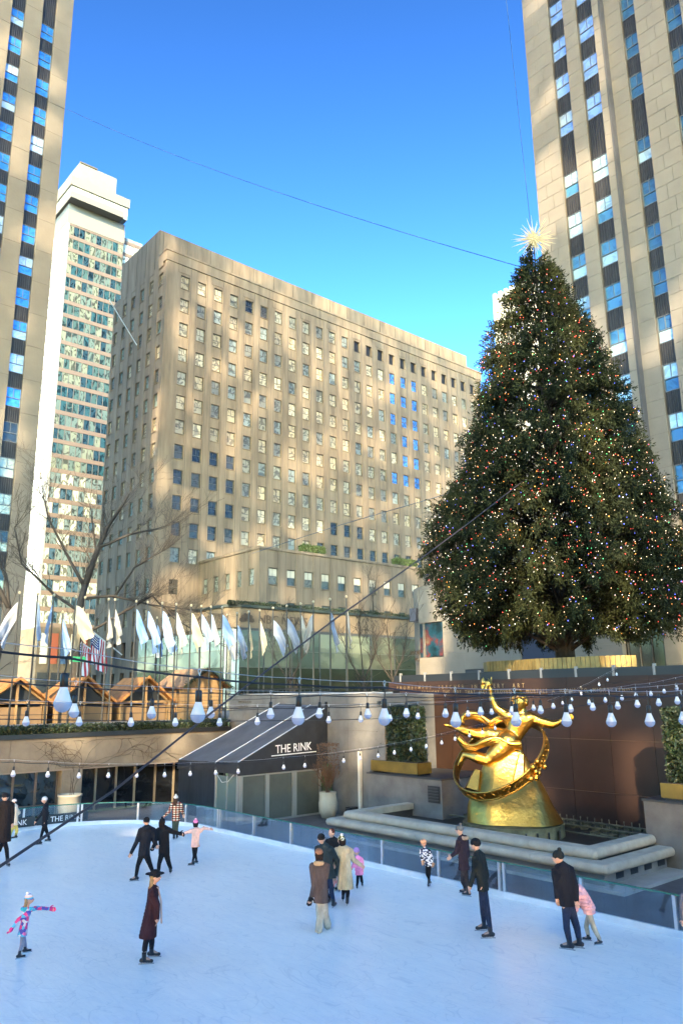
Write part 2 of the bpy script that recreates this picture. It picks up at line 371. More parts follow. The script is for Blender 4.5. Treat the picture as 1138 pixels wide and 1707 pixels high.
# granite blocks with vent, gilt planters and clipped hedges
def flank(y0, y1, label_pos, vent, hedge_y, pl_y):
    t = thing('granite_block', (24.5, (y0 + y1) / 2, 0), 'grey granite block carrying the gilt planter %s of the statue' % label_pos, 'wall')
    MB().box(24.5, 27.98, y0, y1, 0, 1.98).build('block', GREY, t)
    MB().box(24.46, 27.97, y0 - .04, y1 + .04, 1.985, 2.05).build('cap', mat('dark_cap', (.03, .03, .032), .5), t)
    if vent:
        v = MB().box(24.47, 24.49, y0 + .1, y0 + .75, 1.1, 1.75).build('vent', BLACK, t)
        for k in range(5): MB().box(24.44, 24.468, y0 + .14, y0 + .71, 1.16 + k * .115, 1.22 + k * .115).build('louvre', mat('vent_slat', (.03, .03, .03), .4), v)
    p = thing('gilt_planter', (24.9, sum(pl_y) / 2, 2.06), 'rectangular gilt metal planter box %s of the golden statue' % label_pos, 'planter', 'gilt planters flanking the statue')
    MB().box(24.62, 25.5, pl_y[0], pl_y[1], 2.12, 2.56).build('box', mat('gilt_box', (.22, .14, .028), .45, metal=.55, var=.25, scale=1.4), p)
    MB().box(24.7, 25.45, pl_y[0] + .05, pl_y[1] - .05, 2.05, 2.118).build('plinth', BLACK, p)
    MB().box(24.68, 25.47, pl_y[0] + .05, pl_y[1] - .05, 2.561, 2.58).build('soil', mat('soil', (.03, .02, .015), .9), p)
    h = thing('clipped_hedge', (25.2, sum(hedge_y) / 2, 2.56), 'tall dense clipped green hedge in the gilt planter %s of the statue' % label_pos, 'hedge', 'clipped hedges flanking the statue')
    MB().box(24.92, 25.3, hedge_y[0] + .12, hedge_y[1] - .12, 2.5, 4.66).build('hedge_core', mat('hedge_core', (.006, .01, .004), .9), h)
    foliage('foliage', (24.82, 25.42, hedge_y[0], hedge_y[1], 2.55, 4.80), 15000, .085, HEDGE2, parent=h, seed=int(y0))
flank(22.35, 26.75, 'left', True, (24.05, 26.5), (23.8, 26.67))
flank(9.4, 13.66, 'right', False, (9.9, 12.95), (9.7, 13.1))

# ------------------------------------------------------------------ basin
bs = thing('fountain_basin', (22.5, 18.5, 0), 'two-tier pale stone fountain basin with rounded rims in front of the statue', 'fountain')
ROUND = mat('basin_stone', (.36, .32, .25), .75, var=.18, scale=2.3, bump=.25, bscale=12)
RISER = mat('basin_riser', (.17, .165, .155), .8, var=.3, scale=1.5)
def rimtube(x_, zc, r_, ya, yb, xend):
    segs = []
    ny = 5
    for k in range(ny):
        a = yb + (ya - yb) * k / ny; c = yb + (ya - yb) * (k + 1) / ny
        segs.append([(x_, a, zc), (x_, c, zc)])
    for k in range(2):
        segs.append([(x_ + (xend - x_) * k / 2, ya, zc), (x_ + (xend - x_) * (k + 1) / 2, ya, zc)])
        segs.append([(x_ + (xend - x_) * k / 2, yb, zc), (x_ + (xend - x_) * (k + 1) / 2, yb, zc)])
    for (a, c) in segs:
        a = Vector(a); c = Vector(c); d = (c - a).normalized(); e = MB(); e.smooth = True
        A = a + d * .004 if (a - Vector((x_, a.y, zc))).length > .01 or abs(a.y - ya) > .01 and abs(a.y - yb) > .01 else a
        C = c - d * .004
        e.tube([A, A + d * .004, A + d * .02, C - d * .02, C - d * .004, C], [r_ * .93, r_, r_, r_, r_, r_ * .93], 14, caps=True)
        o = e.build('rim_stone', ROUND, bs)
        for p_ in o.data.polygons:
            if len(p_.vertices) > 4: p_.use_smooth = False
    for yy in (ya, yb):
        e = MB(); e.smooth = True; e.lathe([(0.001, -r_), (r_ * .7, -r_ * .7), (r_, 0), (r_ * .7, r_ * .7), (.001, r_)], (x_, yy, zc), 14); e.build('corner_stone', ROUND, bs)
rimtube(20.70, .57, .14, 12.9, 24.9, 24.5)
rimtube(21.12, .84, .15, 13.5, 24.3, 24.5)
for k in range(5):
    a = 13.5 + 2.16 * k
    MB().box(21.16, 21.52, a + .004, a + 2.156, .76, .987).build('ledge_slab', ROUND, bs); MB().box(20.74, 21.18, 12.9 + 2.4 * k + .004, 12.9 + 2.4 * k + 2.396, .47, .707).build('ledge_slab', ROUND, bs)
for k in range(2):
    MB().box(21.53 + 1.48 * k, 21.53 + 1.48 * k + 1.472, 13.5, 13.86, .76, .986).build('ledge_slab', ROUND, bs); MB().box(21.19 + 1.65 * k, 21.19 + 1.65 * k + 1.642, 12.9, 13.3, .47, .706).build('ledge_slab', ROUND, bs)
    MB().box(21.53 + 1.48 * k, 21.53 + 1.48 * k + 1.472, 23.94, 24.3, .76, .986).build('ledge_slab', ROUND, bs)
MB().box(20.9, 24.45, 13.05, 24.75, 0, .465).build('lower_riser', RISER, bs)
MB().box(21.2, 21.5, 13.6, 24.2, .47, .755).box(21.501, 24.45, 13.6, 13.8, .47, .755).box(21.501, 24.45, 24.0, 24.2, .47, .755).build('upper_riser', mat('riser_dark', (.045, .04, .035), .8), bs)
for k in range(4): MB().box(21.5 + k * .8, 21.9 + k * .8, 13.03, 13.048, .2, .36).build('drain_slot', DARK, bs)
MB().box(20.6, 24.5, 12.3, 25.4, -.001, .09).build('base_step', mat('base_step', (.28, .27, .25), .8, var=.2), bs)
MB().box(21.35, 27.99, 13.68, 24.0, .2, .5).build('basin_floor', mat('basin_floor_dark', (.018, .017, .013), .5), bs)
# nozzle rig inside the basin
rig = thing('fountain_rig', (24, 18, .5), 'rows of dark fountain pipes and nozzles standing inside the basin', 'fountain pipes')
NZ = mat('nozzle_bronze', (.09, .085, .05), .5, var=.4, scale=3); blk = MB().box(-.13, .13, -.13, .13, 0, .10).mesh('nozzle_block', NZ); pin = MB().lathe([(.012, 0), (.012, .26), (.022, .27), (.022, .32), (.001, .33)], n=6).mesh('nozzle', mat('nozzle_pin', (.14, .12, .08), .4))
for i in range(26):
    yy = 14.0 + i * .40
    for xx in (22.1, 23.2, 25.8, 26.6, 27.5):
        if abs(yy - 18.4) < 1.9 and 22.4 < xx < 26: continue
        place('nozzle_block', blk, (xx + random.uniform(-.1, .1), yy + random.uniform(-.1, .1), .5), rig, random.uniform(-.4, .4))
for i in range(34): place('nozzle', pin, (27.2, 13.9 + i * .3, .5), rig); place('nozzle', pin, (21.75, 14 + i * .3, .5), rig) if i % 2 else None
for xx in (22.6, 24.9, 26.2, 27.2): MB().tube([(xx, 13.8, .65), (xx, 23.9, .65)], .03, 6).build('pipe', NZ, rig)
# street side parapet with dark railing on top of the red wall
rl = thing('parapet_railing', (28.6, 18, 6.02), 'low dark railing running along the top of the red granite wall', 'railing')
MB().box(28.52, 28.6, 9.6, 29, 5.9, 6.35).build('panel', BLACK, rl)
for k in range(12): MB().box(28.5, 28.62, 9.8 + k * 1.7, 9.9 + k * 1.7, 6.02, 6.45).build('post', mat('rail_post', (.2, .2, .2), .5), rl)
rl = thing('street_railing', (25.3, 32, 5.5), 'black railing with clutter behind the grey wall top under the flags', 'railing')
for k in range(26): MB().box(26.0, 26.05, 27 + k * .48, 27.04 + k * .48, 4.9, 5.75).build('baluster', BLACK, rl)
MB().box(25.99, 26.06, 26.9, 39.6, 5.72, 5.79).build('handrail', BLACK, rl); MB().box(26.4, 26.8, 26.9, 39, 4, 5.6).build('kerb_box', BLACK, rl)
# ------------------------------------------------------------------ hotel-like limestone block (centre)
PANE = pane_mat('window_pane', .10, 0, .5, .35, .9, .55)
def window_meshes(w_, h_, muntin=True):
    f = MB(); t = .07
    f.box(0, w_, -.06, .04, 0, t); f.box(0, w_, -.06, .04, h_ - t, h_); f.box(0, t, -.059, .039, t, h_ - t); f.box(w_ - t, w_, -.059, .039, t, h_ - t)
    f.box(t, w_ - t, -.05, .03, h_ * .5 - .035, h_ * .5 + .035)
    if muntin: f.box(w_ / 2 - .02, w_ / 2 + .02, -.04, .02, h_ * .5 + .035, h_ - t)
    p = MB(); p.add([(t, -.005, t), (w_ - t, -.005, t), (w_ - t, -.005, h_ - t), (t, -.005, h_ - t)], [(0, 1, 2, 3)])
    bl = MB(); bl.box(t, w_ - t, .05, .06, 0, h_ * .5 - t)
    s_ = MB(); s_.box(-.06, w_ + .06, -.33, -.02, -.10, -.005)
    return f.mesh('window_frame', FRAME), p.mesh('pane', PANE), s_.mesh('sill', LIME)
WF, WP, WS = window_meshes(1.42, 2.02)
CREAM_REFL = [(.36, .30, .19), (.30, .26, .18), (.42, .37, .26), (.24, .235, .18), (.18, .21, .20)]  # reflections of a cream building painted in as pane colours
DK = [(.03, .035, .04), (.05, .05, .045), (.02, .025, .03)]
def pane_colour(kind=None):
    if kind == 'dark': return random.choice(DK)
    if kind == 'blue': return (.05, .17, .50)  # blue sky reflection painted into the pane
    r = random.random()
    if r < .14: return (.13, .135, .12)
    c = random.choice(CREAM_REFL); k = random.uniform(.75, 1.1); return tuple(v * k for v in c)
rows = [65.0, 61.35, 57.6, 53.75, 50.12, 46.52, 42.94, 39.32, 35.7, 32.1, 28.5, 24.9, 20.6, 16.6]
HY, HX = 91.3, 46.4
hotel = thing('office_block', (80, 95, 4), 'broad beige limestone block of many small sash windows in the centre of the view', 'building')
def wall_grid(parent, ax, plane, starts, w_, tops, h_, lo, hi, z0, z1, depth=.5, bay=.05, single=20, mm=None):
    """piers and spandrels round a grid of openings. ax 'y': plane is Y=plane facing -Y; ax 'x': X=plane facing -X"""
    mm = mm or LIME
    def bx(mb, a, b, d0, d1, c, e):
        if ax == 'y': mb.box(a, b, plane + d0, plane + d1, c, e)
        else: mb.box(plane + d0, plane + d1, a, b, c, e)
    P_ = MB(); cur = lo
    for s_ in starts:
        bx(P_, cur, s_, 0, depth, z0, z1); cur = s_ + w_
    bx(P_, cur, hi, 0, depth, z0, z1); P_.build('pier', mm, parent)
    S_ = MB(); tt = sorted(tops)
    for i, s_ in enumerate(starts):
        c = z0
        for t in tt + [z1 + h_]:
            e_ = min(t - h_, z1)
            if i < single:
                q = MB(); bx(q, s_ + .001, s_ + w_ - .001, bay, depth, c, e_); q.build('spandrel', mm, parent)
            else: bx(S_, s_ + .001, s_ + w_ - .001, bay, depth, c, e_)
            c = t
    if S_.v: S_.build('spandrel_rest', mm, parent, kind='stuff')
    # thin recessed joints beside every bay
cols_ = [48.8 + 2.785 * i for i in range(24)]
FT = [65.0] + rows[1:12]
wall_grid(hotel, 'y', HY, cols_, 1.42, FT, 2.02, HX, 116.2, 22.2, 66.6)
wall_grid(hotel, 'y', HY, cols_[:1], 1.42, [20.6, 16.6, 12.6, 8.6], 2.02, HX, 53.2, 4, 22.2)
YL = [92.25 + 2.93 * i for i in range(6)]; LT = [65.1] + rows[1:12] + [20.6, 16.6, 12.6, 8.6]
wall_grid(hotel, 'x', HX, YL, 1.32, LT, 2.02, HY + .5, 108.7, 4, 66.0, single=0)
WFx = WF.copy(); WPx = WP.copy(); WSx = WS.copy()
sx = Matrix.Diagonal((1.32 / 1.42, 1, 1, 1))
for me in (WFx, WPx, WSx): me.transform(sx)
def put_window(parent, loc, rz, me3, colr, sill=True, blind=None):
    f = place('window', me3[0], loc, parent, rz)
    p = place('pane', me3[1], (0, 0, 0), f, 0, colr, world=False)
    if sill: place('sill', me3[2], (0, 0, 0), f, 0, world=False)
    return f
blue_cells = {(10, r) for r in (1, 2, 3, 6)} | {(11, r) for r in (1, 2, 3, 4, 5, 6)} | {(12, r) for r in (1, 2, 3, 4, 5, 6)}
nwin = 0; far = [MB(), MB()]
BLIND = mat('blind_fabric', (.42, .40, .33), .8)
for ci, x_ in enumerate(cols_):
    for ri, t in enumerate(FT):
        kind = None
        if ri == 0 and ci in (4, 5): kind = 'dark'
        if ri == 0 and ci >= 12: kind = 'dark'
        if ri >= 7 and ci < 4 : kind = 'dark'
        if ri == 7 and ci == 3: kind = 'dark'
        if ri == 10 and 9 <= ci <= 18: kind = 'dark'
        if ri == 9 and 10 <= ci <= 12: kind = 'dark'
        if ri >= 11: kind = None
        if (ci - 1, ri) in {(c - 0 + 4, r) for c, r in blue_cells}: kind = 'blue'
        if ri == 0 and ci >= 12:           # louvred plant floor
            lv = MB().box(0, .30, .1, .14, .55, 1.9).box(.42, .72, .1, .14, .55, 1.9)
            for k in range(3): lv.box(.02, .9, -.02, .04, .06 + k * .17, .14 + k * .17)
            if ci == 12: LV = lv.mesh('louvre_window', mat('louvre_black', (.012, .012, .014), .5)); LB = MB().box(-.02, 1.0, .2, .22, 0, 2.0).box(.3, .42, -.05, .15, .5, 2.0).mesh('louvre_mullion', LIME)
            o = place('louvre_window', LV, (x_ + .2, HY + .2, t - 2.0), hotel); place('pane', MB().box(0, .95, .21, .23, 0, 1.98).mesh('pane', DARK) if ci == 12 else bpy.data.meshes['pane_dark'], (0, 0, 0), o, world=False) if False else None
            continue
        if ri == 11 and ci < 1: pass
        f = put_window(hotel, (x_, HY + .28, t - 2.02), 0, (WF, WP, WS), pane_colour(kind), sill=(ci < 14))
MB().box(HX + .6, 116, HY + .55, HY + .6, 4, 66).build('dark_core', DARK, hotel)
MB().box(HX + .55, HX + .6, HY + .7, 108.5, 4, 66).build('dark_core', DARK, hotel)
for x_, t in ((48.8, 20.6), (51.58, 20.6)): pass
put_window(hotel, (48.8, HY + .28, 20.6 - 2.02), 0, (WF, WP, WS), pane_colour('dark'))
for yi, y_ in enumerate(YL):
    for ri, t in enumerate(LT):
        if ri > 13: continue
        # turned so that it faces -X; local x runs towards -Y
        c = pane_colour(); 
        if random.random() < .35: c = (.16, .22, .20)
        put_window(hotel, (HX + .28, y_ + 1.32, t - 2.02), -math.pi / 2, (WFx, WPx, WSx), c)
# parapets, string course, penthouse
MB().box(HX - .12, 116.4, HY - .12, HY + .9, 66.61, 68.1).build('parapet', LIME, hotel)
MB().box(HX - .10, HX + .8, HY + .92, 93.6, 66.01, 68.1).build('parapet', LIME, hotel)
MB().box(HX - .22, 116.5, HY - .22, HY + .9, 68.105, 68.4).build('cornice', LIME, hotel)
for k in range(24):
    MB().box(48.35 + 2.785 * k, 48.35 + 2.785 * k + 1.9, HY - .04, HY - .005, 65.35, 66.5).build('relief_panel', LIME, hotel) if k % 2 == 0 else None
MB().box(HX, 115.4, 93.9, 106.4, 66.0, 72.7).box(HX + .02, 116, HY + .9, 93.88, 66.02, 66.5).build('penthouse', LIME, hotel)
MB().box(HX + .02, 60, 106.41, 108.6, 66.01, 66.8).build('parapet', LIME, hotel)
for k in range(17): MB().box(47 + k * 4, 47.06 + k * 4, 93.84, 93.895, 66.6, 72.6).build('joint_rib', JOINT, hotel)
for k in range(4): MB().box(HX - .05, HX - .004, 95 + k * 3, 95.06 + k * 3, 66.6, 72.6).build('joint_rib', JOINT, hotel)
for k, c in enumerate(cols_):                       # vertical joints beside the bays
    MB().box(c + 1.58, c + 1.68, HY - .012, HY - .002, 23, 66.5).build('bay_joint', JOINT, hotel)
    if k: MB().box(c - .24, c - .19, HY - .012, HY - .002, 23, 66.5).build('bay_joint', JOINT, hotel)
MB().tube([(HX, 99.6, 56.3), (HX - 4.4, 100.4, 62.6)], .07, 6).build('roof_pole', mat('pole_white', (.6, .6, .56), .5), hotel)
# lower wing
YP, XP = 76.9, 53.2
wing = thing('low_wing', (65, 77, 4), 'lower beige stone wing with one storey of windows under a tall plain parapet', 'building')
pc = [54.6 + 2.785 * i for i in range(12)]
wall_grid(wing, 'y', YP, pc, 1.42, [20.8, 16.65, 12.5, 8.5], 2.02, XP, 90, 4, 23.0)
py_ = [78.1 + 2.72 * i for i in range(5)]
wall_grid(wing, 'x', XP, py_, 1.22, [20.75, 16.65, 12.5, 8.5], 2.02, YP + .5, 91.28, 4, 23.0)
MB().box(XP - .12, 90, YP - .12, YP + .7, 23.01, 23.35).box(XP - .12, XP + .7, YP + .71, 91.2, 23.01, 23.35).build('coping', LIME, wing)
MB().box(XP + .6, 90, YP + .6, 91.2, 4.1, 22.8).build('core', DARK, wing)
for x_ in pc:
    for t in (20.8, 16.65): put_window(wing, (x_, YP + .28, t - 2.02), 0, (WF, WP, WS), random.choice([(.04, .045, .045), (.10, .10, .08), (.05, .06, .06)]))
    o = MB().box(x_ + .08, x_ + 1.34, YP + .255, YP + .27, 20.8 - 1.0, 20.72).build('roller_blind', BLIND, wing)
    MB().box(x_ + 1.62, x_ + 1.68, YP - .012, YP - .002, 4, 22.9).build('bay_joint', JOINT, wing); MB().box(x_ - .26, x_ - .20, YP - .012, YP - .002, 4, 22.9).build('bay_joint', JOINT, wing)
wx = Matrix.Diagonal((1.22 / 1.42, 1, 1, 1)); W3 = [m_.copy() for m_ in (WF, WP, WS)]
for m_ in W3: m_.transform(wx)
for y_ in py_:
    for t in (20.75, 16.65): put_window(wing, (XP + .28, y_ + 1.22, t - 2.02), -math.pi / 2, W3, random.choice([(.25, .28, .24), (.14, .16, .14)]))

# shop block with the news sign
nb = thing('news_studio', (57, 70, 4), 'glass fronted corner studio under a stone band with bronze lettering', 'building')
NX, NY = 44.8, 70.0
MB().prism([(NX + 1.2, NY), (73, NY), (73, 76.8), (NX, 76.8), (NX, NY + 1.2)], 12.6, 14.75).build('sign_band', mat('tan_stone_band', (.16, .115, .068), .8, var=.15, scale=.5), nb)
MB().prism([(NX + 1.1, NY - .25), (73, NY - .25), (73, 76.9), (NX - .25, 76.9), (NX - .25, NY + 1.1)], 14.76, 15.05).build('cornice', mat('green_black_cornice', (.02, .028, .02), .6), nb)
MB().prism([(NX - .05, 76.85), (NX - .05, 92), (NX + .6, 92), (NX + .6, 76.85)], 12.6, 14.75).build('sign_band', MATS['tan_stone_band'], nb)
foliage('roof_hedge', (NX - .1, 73, NY - .2, NY + .4, 15.0, 15.35), 4500, .12, HEDGE, parent=nb, seed=9)
STG = pane_mat('studio_glass', .12, 0, .35, .2, .4, .3, (.25, .25, .5))
xs = [NX + 1.2, 49.2, 53.0, 57.0, 61.0, 65.0, 69.0, 73]
shades = [(.13, .17, .14), (.22, .23, .16), (.08, .10, .08), (.30, .30, .20), (.22, .23, .15), (.15, .15, .10), (.05, .045, .03)]
for i, (a, b_) in enumerate(zip(xs, xs[1:])):
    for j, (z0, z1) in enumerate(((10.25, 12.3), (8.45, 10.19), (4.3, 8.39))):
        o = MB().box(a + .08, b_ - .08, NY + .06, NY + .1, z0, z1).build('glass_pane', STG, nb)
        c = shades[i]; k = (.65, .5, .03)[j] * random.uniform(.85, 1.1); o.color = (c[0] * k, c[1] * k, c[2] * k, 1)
    MB().box(b_ - .07, b_ + .07, NY, NY + .2, 4, 12.58).build('mullion', FRAME, nb)
MB().box(NX + 1.3, 73, NY + .02, NY + .14, 12.31, 12.59).box(NX + 1.3, 73, NY + .03, NY + .13, 10.192, 10.248).box(NX + 1.3, 73, NY + .03, NY + .13, 8.392, 8.448).build('transom', FRAME, nb)
for i in range(4):
    a = NY + 1.25 + i * 5
    for (z0, z1, k) in ((10.25, 12.3, 1), (8.45, 10.2, .7), (4.3, 8.4, .12)):
        o = MB().box(NX + .06, NX + .1, a + .1, a + 4.9, z0, z1).build('glass_pane', STG, nb); o.color = (.26 * k, .33 * k, .30 * k, 1)
    MB().box(NX, NX + .2, a - .1, a + .09, 4, 12.58).build('mullion', mat('dark_column', (.03, .035, .04), .5), nb)
o = MB().slab([(NX + .02, NY + 1.2, 4.3), (NX + 1.2, NY + .02, 4.3), (NX + 1.2, NY + .02, 12.4), (NX + .02, NY + 1.2, 12.4)], (.05, .05, 0)).build('corner_glass', STG, nb); o.color = (.3, .38, .36, 1)
MB().box(NX + .3, 73, NY + .6, 76.7, 4, 12.55).build('interior', mat('studio_interior', (.20, .20, .16), .8, var=.4, scale=.3), nb)
LB_ = mat('bronze_letter', (.06, .035, .015), .5)
lettering('NBC NEWS', 1.35, (48.3, NY - .01, 13.15), '-Y', LB_, nb, ext=.04)
lettering('NBC NEWS', 1.35, (NX - .01, 75.9 + 2.6, 13.15), '-X', LB_, nb, ext=.04)
pk = MB()                                              # six-feather fan emblem
for k in range(6):
    a = R(15 + 30 * k); c = (46.85, NY - .05, 13.2); d = Vector((math.cos(a), 0, math.sin(a))); s_ = Vector((-d.z, 0, d.x))
    C_ = Vector(c); pk.slab([C_ + d * .12, C_ + d * .75 + s_ * .24, C_ + d * .98 + s_ * .15, C_ + d * .98 - s_ * .15, C_ + d * .75 - s_ * .24], (0, .04, 0))
pk.build('fan_emblem', LB_, nb)

# ------------------------------------------------------------------ glass tower (left distance)
gt = thing('glass_tower', (63, 165, 4), 'tall pale glass tower with a setback terrace and white crown behind the beige block', 'building')
GX, GY, GE = 56.3, 160.4, 69.9
TG = pane_mat('tower_glass', .15, .0, .25, .5, .35, .75, (1, 1, .5))
SP = mat('tower_spandrel', (.085, .065, .055), .5); WHT = mat('tower_white_panel', (.19, .20, .205), .5, var=.06, scale=.3)
MB().box(GX + .1, GE - .1, GY + .2, 186, 4, 112.4).build('core', mat('tower_core', (.06, .08, .09), .4), gt)
CRW = mat('crown_grey', (.10, .10, .095), .6); nfl = 31; fh = 3.3; zt = 112.2
nx = 10; pw = (GE - GX) / nx; pme = MB().box(.05, pw - .05, 0, .05, 0, 2.35).mesh('tower_pane', TG); mme = MB().box(-.05, .05, -.06, .1, -.1, 2.45).mesh('mullion', mat('mullion_dark', (.08, .08, .08), .4))
for k in range(nfl):
    z0 = zt - fh * (k + 1) + .8
    for i in range(nx):
        if z0 < 20: continue
        o = place('glass_pane', pme, (GX + i * pw, GY + .05, z0), gt)
        o.color = random.choice([(.015, .045, .06, 1), (.06, .09, .09, 1), (.03, .06, .065, 1), (.10, .12, .10, 1), (.012, .03, .045, 1)]) if z0 > 52 else random.choice([(.03, .06, .09, 1), (.08, .11, .12, 1), (.25, .28, .25, 1)])
    MB().box(GX + .02, GE, GY - .05, GY + .12, z0 + 2.36, z0 + 3.29).build('spandrel', SP, gt)
MB_ = MB()
for i in range(1, nx): MB_.box(GX + i * pw - .045, GX + i * pw + .045, GY - .03, GY + .11, 20, zt)
MB_.build('mullion', MATS['mullion_dark'], gt)
MB().box(GX - .25, GX + .3, GY - .1, 186, 4, 112.5).build('side_wall', WHT, gt)
for k in range(nfl):
    z0 = zt - fh * (k + 1); 
    for j in range(3):
        o = MB().box(GX - .29, GX - .255, GY + 1.3 + j * 3.2, GY + 3.6 + j * 3.2, z0 + .5, z0 + 2.8).build('side_window', TG, gt); o.color = (.62, .68, .70, 1)
    MB().box(GX - .28, GX - .252, GY, 172, z0 - .06, z0 + .06).build('floor_joint', mat('pale_joint', (.45, .47, .47), .6), gt)
MB().box(GX - .3, GE + .1, GY - .15, 186, 112.51, 116).build('parapet_band', CRW, gt)
MB().box(GX + .6, GE + 1, GY + 2.2, 184, 116.01, 119.2).build('recess', mat('recess_dark', (.05, .07, .09), .5), gt)
MB().box(GX + .0, GE - .5, GY - .4, 184, 119.21, 120.9).build('terrace_slab', CRW, gt)
MB().box(GX + .9, GE + 1.6, GY + 2.4, 184, 120.91, 124.2).build('penthouse_glass', mat('pent_glass', (.22, .28, .30), .15), gt)
for k in range(12): MB().box(GX + 1 + k * 1.15, GX + 1.7 + k * 1.15, GY + 2.3, GY + 2.38, 121.1, 123.9).build('penthouse_pane', TG, gt).color = (.5, .52, .48, 1)
MB().box(GX + .6, GE + 1.9, GY + 2.0, 184, 124.21, 126.6).build('crown_band', CRW, gt)
MB().box(GX + 3.0, GE - 1.0, GY + 4.2, 182, 126.61, 132.5).build('plant_screen', mat('screen_grey', (.11, .11, .105), .7, var=.1, scale=.5), gt)
MB().box(GX + 3.1, GX + 7.5, GY + 4.0, GY + 4.6, 132.51, 132.9).build('roof_rail', FRAME, gt)
MB().box(GE + .01, GE + 5.4, GY + 1.2, 184, 4, 115.2).build('rear_bay', mat('rear_bay_glass', (.14, .18, .19), .2, var=.5, scale=.4), gt)
for k in range(20):
    MB().box(GE + .02, GE + 5.4, GY + 1.05, GY + 1.19, 113.4 - k * 3.3, 114.3 - k * 3.3).build('spandrel', SP, gt)
    if k < 6:
        for j in range(4): MB().box(GE + .1 + j * 1.3, GE + 1.3 + j * 1.3, GY + 1.1, GY + 1.18, 111.1 - k * 3.3, 113.3 - k * 3.3).build('rear_pane', TG, gt).color = (.35, .42, .42, 1)
# low dark brick building under it and coloured shopfront
lb = thing('brown_street_building', (52, 132, 4), 'low brown stone building with a bright shopfront at the foot of the glass tower', 'building')
MB().box(46.0, 62, 130, 140, 4, 17).build('wall', mat('brown_stone', (.13, .10, .07), .8, var=.3, scale=.5), lb)
for k in range(7): MB().box(46.5 + k * 1.7, 47.7 + k * 1.7, 129.9, 129.98, 11, 16).build('shop_window', mat(*( [('shop_white', (.55, .52, .45), .6), ('shop_red', (.30, .08, .04), .6), ('shop_blue', (.05, .10, .2), .5)][k % 3])), lb)  # upper shop panes in plain white, red and blue
for k in range(6): MB().box(46.3 + k * 2.2, 47.9 + k * 2.2, 129.92, 129.99, 5, 9.6).build('shop_window', mat('shop_dark', (.04, .045, .05), .3), lb)

# ------------------------------------------------------------------ striped stone towers
def fluted(w_, h_):
    f = MB(); f.box(0, w_, .05, .1, 0, h_); n_ = 7
    for k in range(n_ + 1):
        x_ = w_ * k / n_; f.box(max(0, x_ - .03), min(w_, x_ + .03), -.03, .05, .02, h_ - .02)
    return f
SPD = mat('fluted_aluminium', (.032, .030, .030), .45, metal=.3, var=.5, scale=3, stretch=(1, 1, .15))
TP = pane_mat('tall_pane', .05, .55, .6, .12, .35, .25)
TFR = mat('grey_sash', (.07, .08, .09), .5)
def strip_window(w_, h_):
    f = MB(); t = .07
    f.box(0, t, -.02, .06, 0, h_); f.box(w_ - t, w_, -.02, .06, 0, h_); f.box(t, w_ - t, -.019, .059, 0, t); f.box(t, w_ - t, -.019, .059, h_ - t, h_)
    f.box(t, w_ - t, -.03, .05, h_ * .46 - .04, h_ * .46 + .04); f.box(w_ / 2 - .025, w_ / 2 + .025, -.015, .045, h_ * .46 + .04, h_ - t)
    p = MB(); p.add([(t, .03, t), (w_ - t, .03, t), (w_ - t, .03, h_ * .46), (t, .03, h_ * .46)], [(0, 1, 2, 3)])
    q = MB(); q.add([(t, .03, h_ * .46), (w_ - t, .03, h_ * .46), (w_ - t, .03, h_ - t), (t, .03, h_ - t)], [(0, 1, 2, 3)])
    return f.mesh('strip_window', TFR), p.mesh('lower_pane', TP), q.mesh('upper_pane', TP)
